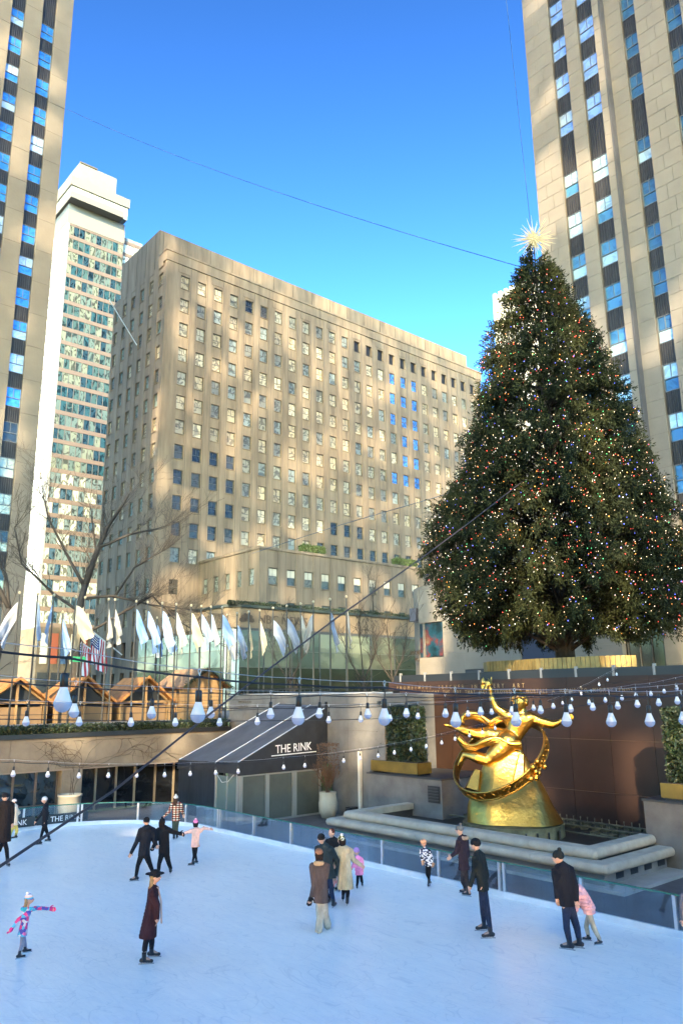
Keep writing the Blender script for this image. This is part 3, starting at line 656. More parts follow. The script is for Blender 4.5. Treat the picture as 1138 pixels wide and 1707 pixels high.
def striped(parent, ax, plane, strips, lo, hi, z0, z1, zw, fh_, double, colourf, setback=.28, panels=True, courses=1.19, back=.8):
    """stone piers (stacked panels) with recessed strips of windows and fluted spandrels"""
    edges = []; cur = lo
    for (a, b_) in strips: edges.append((cur, a)); cur = b_
    edges.append((cur, hi))
    def bx(mb, a, b_, d0, d1, c, e):
        if ax == 'y': return mb.box(a, b_, plane + d0, plane + d1, c, e)
        return mb.box(plane + d0, plane + d1, a, b_, c, e)
    for a, b_ in edges:
        bx(MB(), a + .01, b_ - .01, .03, back, z0, z1).build('pier_backing', JOINT, parent)
        if panels:
            z = z0; k = 0
            while z < z1:
                ze = min(z + courses, z1); off = .5 + (.12 if k % 2 else -.12); mid = a + (b_ - a) * off
                e = random.uniform(0, .004)
                if b_ - a > 1.6:
                    bx(MB(), a, mid - .012, e, .1, z + .013, ze - .013).build('stone_panel', LIMEW2, parent); bx(MB(), mid + .012, b_, e, .1, z + .013, ze - .013).build('stone_panel', LIMEW2, parent)
                else: bx(MB(), a, b_, e, .1, z + .013, ze - .013).build('stone_panel', LIMEW2, parent)
                z = ze; k += 1
        else:
            z = z0
            while z < z1:
                ze = min(z + courses, z1); bx(MB(), a, b_, random.uniform(0, .01), .1, z + .018, ze - .018).build('stone_panel', LIME2, parent); z = ze
    for si, (a, b_) in enumerate(strips):
        w_ = b_ - a; wm = strip_window(w_, 2.0); fl = fluted(w_, fh_ - 2.0).mesh('fluted_spandrel', SPD); fl2 = fluted(w_, 2 * fh_ - 2.0 - (0 if not double else 0)).mesh('fluted_spandrel', SPD)
        bx(MB(), a + .01, b_ - .01, .6, .65, z0, z1).build('strip_back', DARK, parent)
        for k, z in enumerate(zw):
            loc = (a, plane + setback, z) if ax == 'y' else (plane + setback, b_, z); rz = 0 if ax == 'y' else -math.pi / 2
            f = place('strip_window', wm[0], loc, parent, rz)
            c = colourf(si, k, z)
            place('lower_pane', wm[1], (0, 0, 0), f, 0, c, world=False); c = colourf(si, k, z); place('upper_pane', wm[2], (0, 0, 0), f, 0, c, world=False)
            # spandrel below this window
            below = zw[k + 1] + 2.0 if k + 1 < len(zw) else z - (fh_ - 2)
            h_ = z - below
            loc2 = (a, plane + setback - .02, below) if ax == 'y' else (plane + setback - .02, b_, below)
            me = fl if h_ < 2 else MBfl(w_, h_)
            place('fluted_spandrel', me, loc2, parent, rz)
_flc = {}
def MBfl(w_, h_):
    k = (round(w_, 2), round(h_, 2))
    if k not in _flc: _flc[k] = fluted(w_, h_).mesh('fluted_spandrel', SPD)
    return _flc[k]
LIMEW2 = mat('tower_limestone', (.142, .124, .106), .85, var=.12, scale=.45, bump=.2, bscale=4)
fh_ = 3.57
rt = thing('right_tower', (48, 20, 4), 'soaring pale stone tower with dark recessed window strips on the right', 'building')
zw = [48.53 + fh_ * k for k in range(6, -1, -1)] + [43.0 - fh_ * k for k in range(0, 8)]
def rc(si, k, z):  # right tower panes: reflected sky put into the pane colour
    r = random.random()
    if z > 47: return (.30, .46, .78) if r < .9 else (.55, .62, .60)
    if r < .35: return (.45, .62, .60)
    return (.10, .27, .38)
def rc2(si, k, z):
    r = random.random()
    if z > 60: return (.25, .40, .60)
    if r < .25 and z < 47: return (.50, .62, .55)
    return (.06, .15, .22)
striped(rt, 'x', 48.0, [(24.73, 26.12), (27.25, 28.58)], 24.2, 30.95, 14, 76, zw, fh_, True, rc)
MB().box(48.01, 48.6, 24.05, 24.19, 14, 76).build('return_face', mat('shaded_return', (.045, .044, .05), .8, var=.1, scale=.5), rt)  # shade painted into the return face by a darker base colour
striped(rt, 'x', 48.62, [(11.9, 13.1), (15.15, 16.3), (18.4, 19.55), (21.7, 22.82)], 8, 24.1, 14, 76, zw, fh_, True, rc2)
MB().box(48.7, 62, 24.2, 30.9, 14, 76).box(49.5, 62, 8, 24.19, 14, 76).build('body', LIMEW2, rt)
MB().box(48.3, 48.9, 30.96, 31.5, 36.0, 39.3).build('service_balcony', BLACK, rt)
MB().box(47.9, 48.1, 30.5, 31.6, 40.2, 41.8).build('dark_fitting', BLACK, rt) if False else None

lt = thing('left_tower', (12, 74, 4), 'soaring tan stone tower with blue recessed window strips on the left', 'building')
zwl = [75.9 - fh_ * k for k in range(0, 20)]
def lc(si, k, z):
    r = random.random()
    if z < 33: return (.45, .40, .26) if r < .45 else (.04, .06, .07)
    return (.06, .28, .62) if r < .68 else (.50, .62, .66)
LT_S = [(5.5, 6.9), (8.7, 10.1), (11.9, 13.3), (15.05, 16.45), (18.2, 19.6), (21.37, 22.8)]
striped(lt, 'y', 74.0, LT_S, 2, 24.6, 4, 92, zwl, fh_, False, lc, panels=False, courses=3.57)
for a, b_ in LT_S: place('fluted_spandrel', MBfl(b_ - a, 12), (a, 74.26, 77.9), lt)
MB().box(2, 24.5, 74.82, 92, 4, 92).build('body', LIME2, lt)

# slim ribbed tower far behind the tree
st = thing('ribbed_tower', (165, 122, 4), 'distant slim white ribbed tower showing beside the top of the fir', 'building')
MB().box(160.5, 190, 90, 119.8, 4, 113).build('body', mat('pale_grey_core', (.34, .35, .36), .7), st)
for k in range(16): MB().box(160, 160.6, 119.8 - k * 1.9 - 1.0, 119.8 - k * 1.9, 4, 113.5).build('rib', mat('rib_white', (.30, .285, .25), .6), st)

# ------------------------------------------------------------------ low white building behind the tree
fb = thing('white_stone_base', (46, 30, 4), 'low white stone shop building with mural panel and toy shop entrance behind the fir', 'building')
FX = 46.0
def fbox(a, b_, z0, z1, name='stone_panel', m_=LIMEW, d0=0, d1=.8): return MB().box(FX + d0, FX + d1, b_, a, z0, z1).build(name, m_, fb)
def hY(px): return FX * math.tan(R(px))
# piers and openings from left (large Y) to right
OPEN = [(43.0, 41.4, 4.0, 6.7, 7.0, 10.6), (39.9, 36.9, 4.0, 6.9, 7.1, 7.2), (36.6, 33.6, 4.0, 5.2, 6.4, 9.4), (26.6, 24.3, 4.0, 9.6, 9.7, 9.8)]
y_edges = [43.2, 41.55, 38.4, 35.6, 33.2, 30.6, 28.2, 26.0, 23.6, 21.2, 18.8, 14, 10]
solid = [(43.2, 43.05)]
def wall_run(ya, yb, z0, z1, step=1.5):
    z = z0
    while z < z1 - .01:
        ze = min(z + step, z1); y = ya
        while y > yb + .01:
            ye = max(y - 2.4, yb); fbox(y - .006, ye + .006, z + .006, ze - .006); y = ye
        z = ze
YA = hY(43.61); YB = hY(41.87); YC = hY(40.35); YD = hY(37.15); YE = hY(36.4); YF = hY(33.3)
MB().box(FX + .82, FX + 1.2, 8, hY(43.2), 4, 14).build('backing', JOINT, fb)
wall_run(hY(43.2), YA, 4, 13.7); wall_run(YA, YB, 11.0, 13.7); wall_run(YA, YB, 6.9, 8.25); wall_run(YB, YC, 4, 13.7)
wall_run(YC, YD, 7.2, 13.7); wall_run(YD, YE, 4, 13.7); wall_run(YE, YF, 9.4, 13.7); wall_run(YE, YF, 5.2, 6.35); wall_run(YF, 26.1, 4, 13.7, 2.2); wall_run(23.3, 8, 4, 13.7)
art = MB().box(FX + .1, FX + .2, YB + .05, YA - .05, 8.3, 10.95).build('mural_panel', None or mat('mural', (.05, .16, .22), .35, c2=(.30, .05, .02), scale=.8, var=.5, detail=8), fb)
n_ = art.data.materials[0].node_tree
for e_ in [x for x in n_.nodes if x.type == 'VALTORGB']:
    cr = e_.color_ramp; cr.elements[0].position = .36; cr.elements[0].color = (.004, .012, .016, 1); cr.elements[1].position = .70; cr.elements[1].color = (.12, .10, .06, 1)
    k1 = cr.elements.new(.5); k1.color = (.008, .045, .065, 1); k2 = cr.elements.new(.58); k2.color = (.10, .02, .02, 1)
MB().box(FX + .3, FX + .4, YB, YA, 4, 6.88).build('door_glass', mat('door_glass', (.012, .013, .014), .1), fb)
MB().box(FX - .3, FX + .28, YB - .1, YA + .1, 6.1, 6.6).build('door_canopy', BLACK, fb)
for k in range(4): MB().box(FX + .22, FX + .3, YB + .3 + k * .75, YB + .36 + k * .75, 4, 6.08).build('door_stile', mat('stile', (.12, .11, .09), .4), fb)
MB().box(FX + .3, FX + .4, YD, YC, 4, 7.18).build('shop_glass', mat('shop_glass_dark', (.012, .02, .016), .12), fb)
MB().box(FX - .05, FX + .28, YD, YC, 6.3, 7.18).build('fascia', mat('fascia_dark', (.03, .032, .035), .5), fb)
MB().box(FX + .1, FX + .2, YD + .2, YC - .7, 4.7, 6.1).build('poster', mat('poster_green', (.012, .07, .035), .5), fb)
lettering('FAO SCHWARZ', .62, (FX - .07, YC - .85, 6.5), '-X', mat('letter_bronze', (.30, .22, .14), .5), fb, ext=.02)
lettering('PADDINGTON', .55, (FX + .08, YC - 1.1, 5.45), '-X', mat('letter_lime', (.30, .42, .10), .5), fb, ext=.01, sx=.95)
lettering('IN PERU', .55, (FX + .08, YC - 1.7, 4.9), '-X', mat('letter_lime', (.30, .42, .10), .5), fb, ext=.01)
MB().box(FX + .1, FX + .2, YF + .05, YE - .05, 6.4, 9.35).build('dark_sign', mat('sign_navy', (.02, .022, .045), .5), fb)
lettering('TOP OF THE ROCK', .38, (FX + .08, YE - .5, 6.75), '-X', mat('letter_white', (.75, .75, .75), .6), fb, ext=.01)
MB().box(FX + .5, FX + .6, 23.3, 26.1, 4, 13).build('dark_glazing', mat('door_glass', (.012, .013, .014), .1), fb)
for k in range(4): MB().box(FX + .4, FX + .5, 23.5 + k * .8, 23.55 + k * .8, 4, 13).build('mullion', FRAME, fb)
MB().box(FX + .0, 62, 8, hY(43.2), 13.71, 14.0).build('roof_edge', LIMEW, fb)
cor = [(FX, hY(43.2)), (FX + .35, 44.2), (FX + 1.1, 45.3), (FX + 2.2, 46.4), (FX + 3.0, 46.9), (FX + 3.2, hY(43.2))]
for k in range(6): MB().prism(cor, 4 + k * 1.62 + .006, 4 + (k + 1) * 1.62 - .006).build('corner_stone', LIMEW, fb)
MB().prism(cor, 13.73, 14.0).build('corner_cap', LIMEW, fb)
lettering('ROCKEFELLER', .42, (FX + .18, 45.0, 8.55), '-X', LB_, fb, ext=.02, sx=.85)
lettering('PLAZA', .42, (FX + .18, 44.5, 8.0), '-X', LB_, fb, ext=.02)
MB().box(FX - .05, FX + .35, 44.05, 44.75, 11.2, 12.3).build('wall_lamp', mat('lamp_grey', (.09, .085, .10), .5), fb)

# ------------------------------------------------------------------ screen added behind the viewpoint: its gaps are shaped to dapple the low sun
ob = thing('dapple_screen', (-38, -34, 4), 'pale perforated screen added behind the viewpoint to dapple the sunlight', 'building')
Dh = Vector((math.cos(R(SUN_H)), math.sin(R(SUN_H)), 0)); Sh = Vector((-Dh.y, Dh.x, 0)); OC = -Dh * 52
from mathutils import noise as mn
te_ = math.tan(R(SUN_E))
cs, ch = .6, .6
SPOTS = [(-.2, 41.2, 1.3, 1.9), (3.7, 41.6, .8, 1.5), (-2.4, 38.6, 1.2, 1.7), (2.2, 45.0, 2.0, 1.5), (12.6, 36.1, .6, .32), (16.0, 38.0, 2.0, .7), (-7.5, 37.0, 1.0, 1.0)]
def open_at(s_, h_):
    for a, b_, c_, d in SPOTS:
        if ((s_ - a) / c_) ** 2 + ((h_ - b_) / d) ** 2 < 1: return True
    v = mn.noise(Vector((s_ * .36, h_ * .14, 3.1))) + .6 * mn.noise(Vector((s_ * .5 + h_ * .12, h_ * .25, 9.7)))
    colw = .30 * math.cos(2 * math.pi * (s_ * .745) / 2.785)
    t = .17
    if h_ < 41: t = .50
    if h_ < 42.5 and s_ > 8: t = .42
    if h_ < 44 and 1 < s_ < 8: t = .6
    if h_ < 36.5: t = .95
    if s_ < -14.5 and h_ > 41:     # right-hand tower: slanting gaps
        v = mn.noise(Vector((s_ * .26 + h_ * .22, (h_ - s_ * .9) * .05, 5.5))) + .4 * mn.noise(Vector((s_ * .45 + h_ * .3, h_ * .1, 1.7))); colw = 0; t = .19
    if s_ > 27 and h_ > 41: t = .16; colw = 0
    if 12 < s_ < 28 and 43.5 < h_ < 52: t = -.25
    return v + colw * .6 > t
fr = MB(); h = 4.0
while h < 150:
    s_ = -48.0; run = None
    while s_ <= 62.0:
        op = open_at(s_ + cs / 2, h + ch / 2) if s_ < 61 else True
        if not op and run is None: run = s_
        if (op or s_ + cs > 62) and run is not None:
            a = OC + Sh * run; b_ = OC + Sh * s_; t = Dh * -.7
            fr.slab([(a.x, a.y, h), (b_.x, b_.y, h), (b_.x, b_.y, h + ch - .001), (a.x, a.y, h + ch - .001)], t); run = None
        s_ += cs
    h += ch
fr.build('screen_strips', mat('pale_screen', (.45, .38, .27), .8), ob)
# ------------------------------------------------------------------ THE RINK tent
tent = thing('rink_tent', (22, 31.5, 0), 'black fabric entrance tent with white lettering and frosted glass side panels', 'tent')
FAB = mat('black_fabric', (.016, .017, .020), .55, var=.5, scale=1.6, bump=.5, bscale=2.2)
ROOFM = mat('roof_fabric', (.055, .060, .072), .42, var=.45, scale=.9, bump=.4, bscale=1.8)
PIPE = mat('white_piping', (.55, .58, .62), .4)
e = [(19.62, 29.8, 2.58), (19.68, 31.7, 2.50), (19.70, 35.1, 2.42)]; t_ = [(24.62, 29.86, 4.80), (24.62, 31.0, 4.94), (24.62, 33.6, 5.02)]
def sag(a, b_, c, d, n_=8, drop=.10):
    a, b_, c, d = map(Vector, (a, b_, c, d)); mb = MB(); mb.smooth = True; vs = []
    for i in range(n_ + 1):
        for j in range(n_ + 1):
            u, v = i / n_, j / n_; p = a.lerp(b_, u).lerp(d.lerp(c, u), v); p.z -= drop * math.sin(math.pi * u) * math.sin(math.pi * v) + .012 * math.sin(u * 19 + v * 7); vs.append(p)
    mb.add(vs, [(i * (n_ + 1) + j, (i + 1) * (n_ + 1) + j, (i + 1) * (n_ + 1) + j + 1, i * (n_ + 1) + j + 1) for i in range(n_) for j in range(n_)])
    return mb
sag(e[0], e[1], t_[1], t_[0], drop=.05).build('roof_panel', ROOFM, tent); sag(e[1], e[2], t_[2], t_[1], drop=.12).build('roof_panel', ROOFM, tent)
for a, b_ in zip(e, t_):
    a = Vector(a); b_ = Vector(b_); MB().tube([a + Vector((0, 0, .02)), a.lerp(b_, .5) + Vector((0, 0, .015)), b_ + Vector((0, 0, .02))], .022, 6).build('rafter', PIPE, tent)
MB().slab([(19.62, 29.79, 2.02), (24.3, 29.79, 2.06), (24.62, 29.79, 2.1), (24.62, 29.79, 4.78), (19.62, 29.79, 2.56)], (0, .03, 0)).build('side_fascia', FAB, tent)
MB().slab([(19.6, 29.8, 2.10), (19.6, 35.1, 2.02), (19.66, 35.1, 2.42), (19.6, 31.7, 2.5), (19.6, 29.8, 2.57)], (.03, 0, 0)).build('front_valance', FAB, tent)
MB().box(24.55, 24.68, 29.76, 29.82, 0, 5.1).build('corner_strap', FAB, tent)
MB().box(19.7, 19.74, 31.75, 35.1, 0, 2.3).build('front_curtain', mat('curtain_dark', (.014, .02, .028), .5, var=.5, scale=1.3, bump=.8, bscale=1.8, stretch=(1, 1, .3)), tent)
ALU = mat('aluminium_frame', (.36, .37, .35), .35, metal=.6)
FRO = mat('frosted_glass', (.075, .085, .075), .28, var=.35, scale=.7, spec=.6)
for a, b_ in ((19.76, 19.9), (21.12, 21.32), (22.62, 22.86), (24.22, 24.32)): MB().box(a, b_, 29.80, 29.9, 0, 2.06).build('post', ALU, tent)
for a, b_ in ((19.9, 21.12), (21.32, 22.62), (22.86, 24.22)):
    d = MB().box(a + .03, b_ - .03, 29.84, 29.87, .08, 1.96).build('glass_panel', FRO, tent)
    MB().box(a, b_, 29.82, 29.88, 0, .075).box(a, b_, 29.82, 29.88, 1.965, 2.03).build('panel_rail', ALU, tent)
MB().box(19.7, 19.75, 29.98, 31.6, .1, 1.95).build('door_glass', mat('tent_door_glass', (.10, .14, .13), .12, spec=.7), tent)
MB().box(19.66, 19.76, 29.82, 29.97, 0, 2.06).box(19.66, 19.76, 31.6, 31.74, 0, 2.06).box(19.69, 19.74, 30.72, 30.82, .1, 1.95).build('door_frame', ALU, tent)
MB().box(20.0, 24.4, 30.4, 37, -.0, .02).build('tent_floor', DARK, tent)
MB().box(24.3, 24.5, 30, 36, 0, 4).build('rear_lining', DARK, tent)
lettering('THE RINK', .52, (21.62, 29.785, 2.86), '-Y', mat('letter_white', (.75, .75, .75), .6), tent, ext=.004, sx=.92, tilt=R(1.5))
MB().slab([(21.4, 29.785, 2.74), (24.0, 29.785, 2.80), (24.0, 29.785, 2.84), (21.4, 29.785, 2.78)], (0, -.006, 0)).build('underline', MATS['letter_white'], tent)
MB().tube([(19.6, 30.1, 2.05), (19.58, 30.5, 1.75), (19.58, 31.0, 1.68), (19.6, 31.4, 1.95)], .015, 5).build('cable_loop', mat('pale_cable', (.5, .5, .5), .5), tent)
MB().lathe([(.001, 0), (.16, .0), (.16, .12), (.001, .13)], (20.3, 30.3, .25), 10).build('orange_cone_base', mat('orange_plastic', (.6, .2, .02), .5), label='small orange object standing inside the tent door', cat='bucket')

# pots, shrub, ivy
POT = mat('pot_stone', (.34, .31, .24), .7, var=.15, scale=2, bump=.15, bscale=20)
p1 = MB(); p1.smooth = True
p1.lathe([(.30, 0), (.42, .35), (.44, .62), (.36, 1.0), (.38, 1.06), (.38, 1.10), (.33, 1.10), (.33, 1.0)], (23.6, 28.45, .05), 24).build('stone_pot', POT, label='tall rounded cream pot with a bare reddish shrub beside the tent', cat='pot')
p2 = MB(); p2.smooth = True
p2.lathe([(.40, 0), (.50, .5), (.52, .98), (.55, 1.0), (.55, 1.08), (.48, 1.08), (.48, 1.0)], (15.1, 36.9, 0), 24).build('stone_pot', POT, label='squat weathered cream pot with a dead vine against the concrete pillar', cat='pot')
def branches(mb, p, d, L, r, depth, rg, spread=.6, nseg=4, kids=(2, 3), grav=0.0, up=.15, minr=.006, sides=5, taper=.55):
    pts = [p.copy()]; rs = [r]; q = p.copy(); dd = d.copy()
    for i in range(nseg):
        dd = (dd + Vector((rg.uniform(-1, 1), rg.uniform(-1, 1), rg.uniform(-1, 1))) * .18 + Vector((0, 0, up * .3 - grav))).normalized()
        q = q + dd * (L / nseg); pts.append(q.copy()); rs.append(max(minr, r * (1 - (1 - taper) * (i + 1) / nseg)))
    mb.tube(pts, rs, sides if r > .03 else 3, caps=False)
    if depth <= 0: return
    for k in range(rg.randint(*kids)):
        i = rg.randint(max(1, nseg - 3), nseg); ax = Vector((rg.uniform(-1, 1), rg.uniform(-1, 1), rg.uniform(-.7, 1))).normalized()
        nd = (dd + ax * spread).normalized()
        branches(mb, pts[i], nd, L * rg.uniform(.6, .82), rs[i] * rg.uniform(.6, .8), depth - 1, rg, spread * 1.03, nseg, kids, grav, up, minr, sides, taper)
rg = random.Random(4)
TW = mat('reddish_twig', (.10, .055, .035), .8)
mb = MB()
for k in range(16): branches(mb, Vector((23.6 + rg.uniform(-.1, .1), 28.45 + rg.uniform(-.1, .1), 1.0)), Vector((rg.uniform(-.35, .35), rg.uniform(-.35, .35), 1)).normalized(), .75, .014, 3, rg, .5, kids=(2, 3), minr=.005)
sh = mb.build('bare_shrub', TW, label='bare reddish twiggy shrub growing in the tall cream pot', cat='shrub')
foliage('dead_leaves', (23.25, 24.0, 28.1, 28.85, 1.9, 3.2), 900, .05, mat('dead_leaf', (.10, .06, .035), .8), parent=sh, seed=5, label=None)
iv = thing('ivy', (24.4, 29.55, 0), 'narrow column of green ivy climbing the right corner of the tent', 'ivy')
foliage('foliage', (24.32, 24.62, 29.4, 29.74, .0, 2.15), 1500, .07, mat('ivy_leaf', (.03, .09, .02), .5, var=.4, scale=3), parent=iv, seed=6)
mb = MB(); VC = mat('dry_vine', (.055, .038, .022), .85)
for k in range(3): branches(mb, Vector((15.1 + k * .08, 36.9, 1.05)), Vector((.25, .25, 1)), .8, .022, 2, rg, .5, kids=(1, 2))
mb.build('dead_vine', VC, label='bare dead vine sticking up out of the squat cream pot', cat='vine')
mb = MB(); base = Vector((16.0, 37.97, 1.6))
def crawl(p, ang, L, depth):
    pts = [p.copy()]; a = ang
    for i in range(8):
        a += rg.uniform(-.35, .35); q = pts[-1] + Vector((math.cos(a), 0, math.sin(a))) * (L / 8); q.y = 37.975; q.z = min(max(q.z, 2.0), 3.4); pts.append(q)
    mb.tube(pts, [.011 - .0009 * i for i in range(len(pts))], 3, caps=False)
    if depth: 
        for k in range(2): crawl(pts[rg.randint(2, 8)], a + rg.uniform(-1.2, 1.2), L * .7, depth - 1)
for ang, L in ((1.3, 1.6), (.5, 2.6), (.15, 3.4), (2.2, 1.6), (2.8, 2.0), (.9, 2.0)): crawl(base + Vector((0, 0, .5)), ang, L, 3)
mb.build('wall_vine', VC, label='leafless vine spreading across the concrete wall band on the left', cat='vine')
MB().box(24.2, 24.6, 27.55, 27.95, .05, .5).box(24.0, 24.25, 27.6, 27.75, .3, .45).build('floodlight', BLACK, label='small black floodlight on the floor by the grey wall', cat='light')

# ------------------------------------------------------------------ market huts
PINE = mat('pine_boards', (.25, .155, .07), .7, var=.25, scale=2.2, stretch=(1, 1, .3)); ORG = mat('orange_shingle', (.30, .13, .035), .7, var=.35, scale=2.5)
def hut(cx, y0, hw, ap, ev, depth, label):
    t = thing('market_hut', (cx, y0, 4), label, 'market hut', 'wooden market huts behind the left hedge')
    for sgn in (-1, 1):                                # roof boards
        nb_ = 7
        for k in range(nb_):
            u0, u1 = k / nb_, (k + 1) / nb_ - .006; o_ = hw + .25
            def P_(u, y): return Vector((cx + sgn * o_ * (1 - u), y, ev - .08 + (ap - ev + .08) * u + .012 * (k % 2)))
            MB().slab([P_(u0, y0 - .25), P_(u1, y0 - .25), P_(u1, y0 + depth), P_(u0, y0 + depth)], (0, 0, .05)).build('roof_board', ORG, t)
        a, b_ = Vector((cx + sgn * (hw + .27), y0 - .3, ev - .14)), Vector((cx, y0 - .3, ap - .03))
        MB().slab([a, b_, b_ + Vector((0, 0, .17)), a + Vector((0, 0, .17))], (0, .05, 0)).build('barge_board', ORG, t)
        MB().box(cx + sgn * hw - .09, cx + sgn * hw + .09, y0, y0 + .16, 4, ev).build('post', PINE, t)
    MB().box(cx - hw, cx + hw, y0 + .02, y0 + .14, ev - .13, ev).build('beam', PINE, t)
    MB().box(cx - .06, cx + .06, y0 + .01, y0 + .13, ev + .01, ap - .12).build('king_post', PINE, t); MB().box(cx - .05, cx + .05, y0 + .01, y0 + .12, 4, ev - .131).build('post', PINE, t)
    for sgn in (-1, 1):
        MB().tube([(cx + sgn * hw * .93, y0 + .1, ev + .03), (cx, y0 + .1, ap - .17)], .055, 4).build('rafter', PINE, t)
        MB().box(cx + sgn * hw - .03, cx + sgn * hw + .03, y0 + .17, y0 + depth - .1, 4, ev - .05).build('side_wall', PINE, t)
    MB().box(cx - hw, cx + hw, y0 + depth - .1, y0 + depth - .05, 4, ev).build('rear_wall', mat('hut_dark_wood', (.05, .035, .02), .8), t)
    MB().box(cx - hw + .1, cx + hw - .1, y0 + .3, y0 + .38, 4, 4.95).build('counter', mat('counter_wood', (.16, .10, .05), .7), t)
    MB().slab([(cx - hw + .1, y0 + .4, ev), (cx + hw - .1, y0 + .4, ev), (cx, y0 + .4, ap - .15)], (0, .04, 0)).build('gable_panel', DARK, t)
hut(15.4, 46, 1.65, 6.5, 5.25, 3.4, 'orange roofed wooden market hut at the far left edge')
hut(19.35, 46, 1.65, 6.6, 5.2, 3.4, 'orange roofed wooden market hut between the far left hut and the third')
hut(23.35, 46, 1.62, 6.62, 5.2, 3.4, 'orange roofed gabled market hut left of the plain boarded hut')
t = thing('market_shed', (27, 45, 4), 'larger closed plank market hut with a shallow roof and garland, under the right flags', 'market hut')
for k in range(14):
    z0 = 4 + k * .2
    if z0 < 6.2: MB().box(25.65, 28.3, 45.0, 45.06, z0 + .006, z0 + .194).build('plank', PINE, t); MB().box(25.6, 25.66, 45.06, 48.6, z0 + .006, z0 + .194).build('plank', PINE, t)
MB().slab([(25.65, 45.0, 6.2), (28.3, 45.0, 6.2), (26.9, 45.0, 7.1)], (0, .06, 0)).build('gable', PINE, t)
for sgn, xe, ze in ((-1, 25.2, 6.0), (1, 28.8, 5.95)):
    nb_ = 9
    for k in range(nb_):
        y_a, y_b = 44.6 + k * .47, 44.6 + (k + 1) * .47 - .012
        MB().slab([(xe, y_a, ze), (xe, y_b, ze), (26.9, y_b, 7.18), (26.9, y_a, 7.18)], (0, 0, .05)).build('roof_board', mat('roof_board_tan', (.28, .16, .08), .7, var=.35, scale=3), t)
foliage('garland', (25.3, 28.7, 44.5, 44.7, 0, .01), 10, .01, HEDGE, parent=t) if False else None
ga = MB()
pts = [Vector((25.15, 44.55, 6.0)), Vector((26.9, 44.55, 7.2)), Vector((28.85, 44.55, 5.95))]
for a, b_ in zip(pts, pts[1:]):
    for k in range(260):
        c = a.lerp(b_, rg.random()) + Vector((rg.gauss(0, .06), rg.gauss(0, .05), rg.gauss(0, .06))); d = Vector((rg.gauss(0, 1), rg.gauss(0, 1), rg.gauss(0, 1))).normalized() * .09; s_ = d.orthogonal().normalized() * .03
        ga.add([c - d, c + s_, c + d, c - s_], [(0, 1, 2, 3)])
ga.build('garland', HEDGE, t)

# ------------------------------------------------------------------ flag poles and flags
POLE = mat('pole_dark', (.035, .033, .03), .4, metal=.3); BALL = mat('gilt_ball', (.6, .5, .3), .3, metal=.6)
pole_me = MB().lathe([(.055, 0), (.05, 3.5), (.038, 6.8)], n=8).mesh('pole', POLE); ball_me = MB().lathe([(.001, 6.8), (.05, 6.82), (.075, 6.88), (.05, 6.95), (.001, 6.97)], n=8).mesh('finial', BALL)
def flag_mat(name, c1, c2):
    m = mat(name, c1, .6, c2=c2, scale=.9, stretch=(1.3, 1.3, .4), detail=1); n = m.node_tree; b = n.nodes['Principled BSDF']
    o = [x for x in n.nodes if x.type == 'OUTPUT_MATERIAL'][0]; tr = n.nodes.new('ShaderNodeBsdfTranslucent'); mx = n.nodes.new('ShaderNodeMixShader'); mx.inputs[0].default_value = .45
    src = b.inputs['Base Color'].links[0].from_socket; n.links.new(src, tr.inputs[0]); n.links.new(b.outputs[0], mx.inputs[1]); n.links.new(tr.outputs[0], mx.inputs[2]); n.links.new(mx.outputs[0], o.inputs[0]); return m
FM = {'w': flag_mat('flag_white_blue', (.44, .45, .46), (.21, .33, .55)), 'b': flag_mat('flag_blue', (.16, .33, .66), (.42, .52, .68)), 'y': flag_mat('flag_cream', (.52, .46, .32), (.55, .50, .40)), 'g': flag_mat('flag_silver', (.38, .38, .33), (.50, .52, .53))}
def cloth(dirv, spread, drop, hoist, ph, n1=12, n2=8):
    """flag hanging from its hoist: u runs out along the fly, v down the hoist"""
    mb = MB(); mb.smooth = True; vs = []
    side = Vector((-dirv.y, dirv.x, 0))
    for i in range(n1 + 1):
        u = i / n1
        for j in range(n2 + 1):
            v = j / n2
            fold = math.sin(v * 9 + u * 4 + ph) * .16 * u + math.sin(v * 19 + ph * 2 + u * 3) * .08 * u
            x_ = spread * (u ** .8) * (1 - .35 * v * (1 - u)) * (.55 + .45 * (1 - v) + .1 * math.sin(ph + v * 3))
            z_ = -v * hoist * (1 - .25 * u) - drop * u ** 1.15
            p = dirv * x_ + side * fold * 1.6; p.z = z_ + .04 * math.sin(u * 8 + ph); vs.append(p)
    mb.add(vs, [(i * (n2 + 1) + j, (i + 1) * (n2 + 1) + j, (i + 1) * (n2 + 1) + j + 1, i * (n2 + 1) + j + 1) for i in range(n1) for j in range(n2)])
    return mb
rg = random.Random(12)
words = {'w': 'white and pale blue', 'b': 'blue', 'y': 'cream', 'g': 'silvery white'}
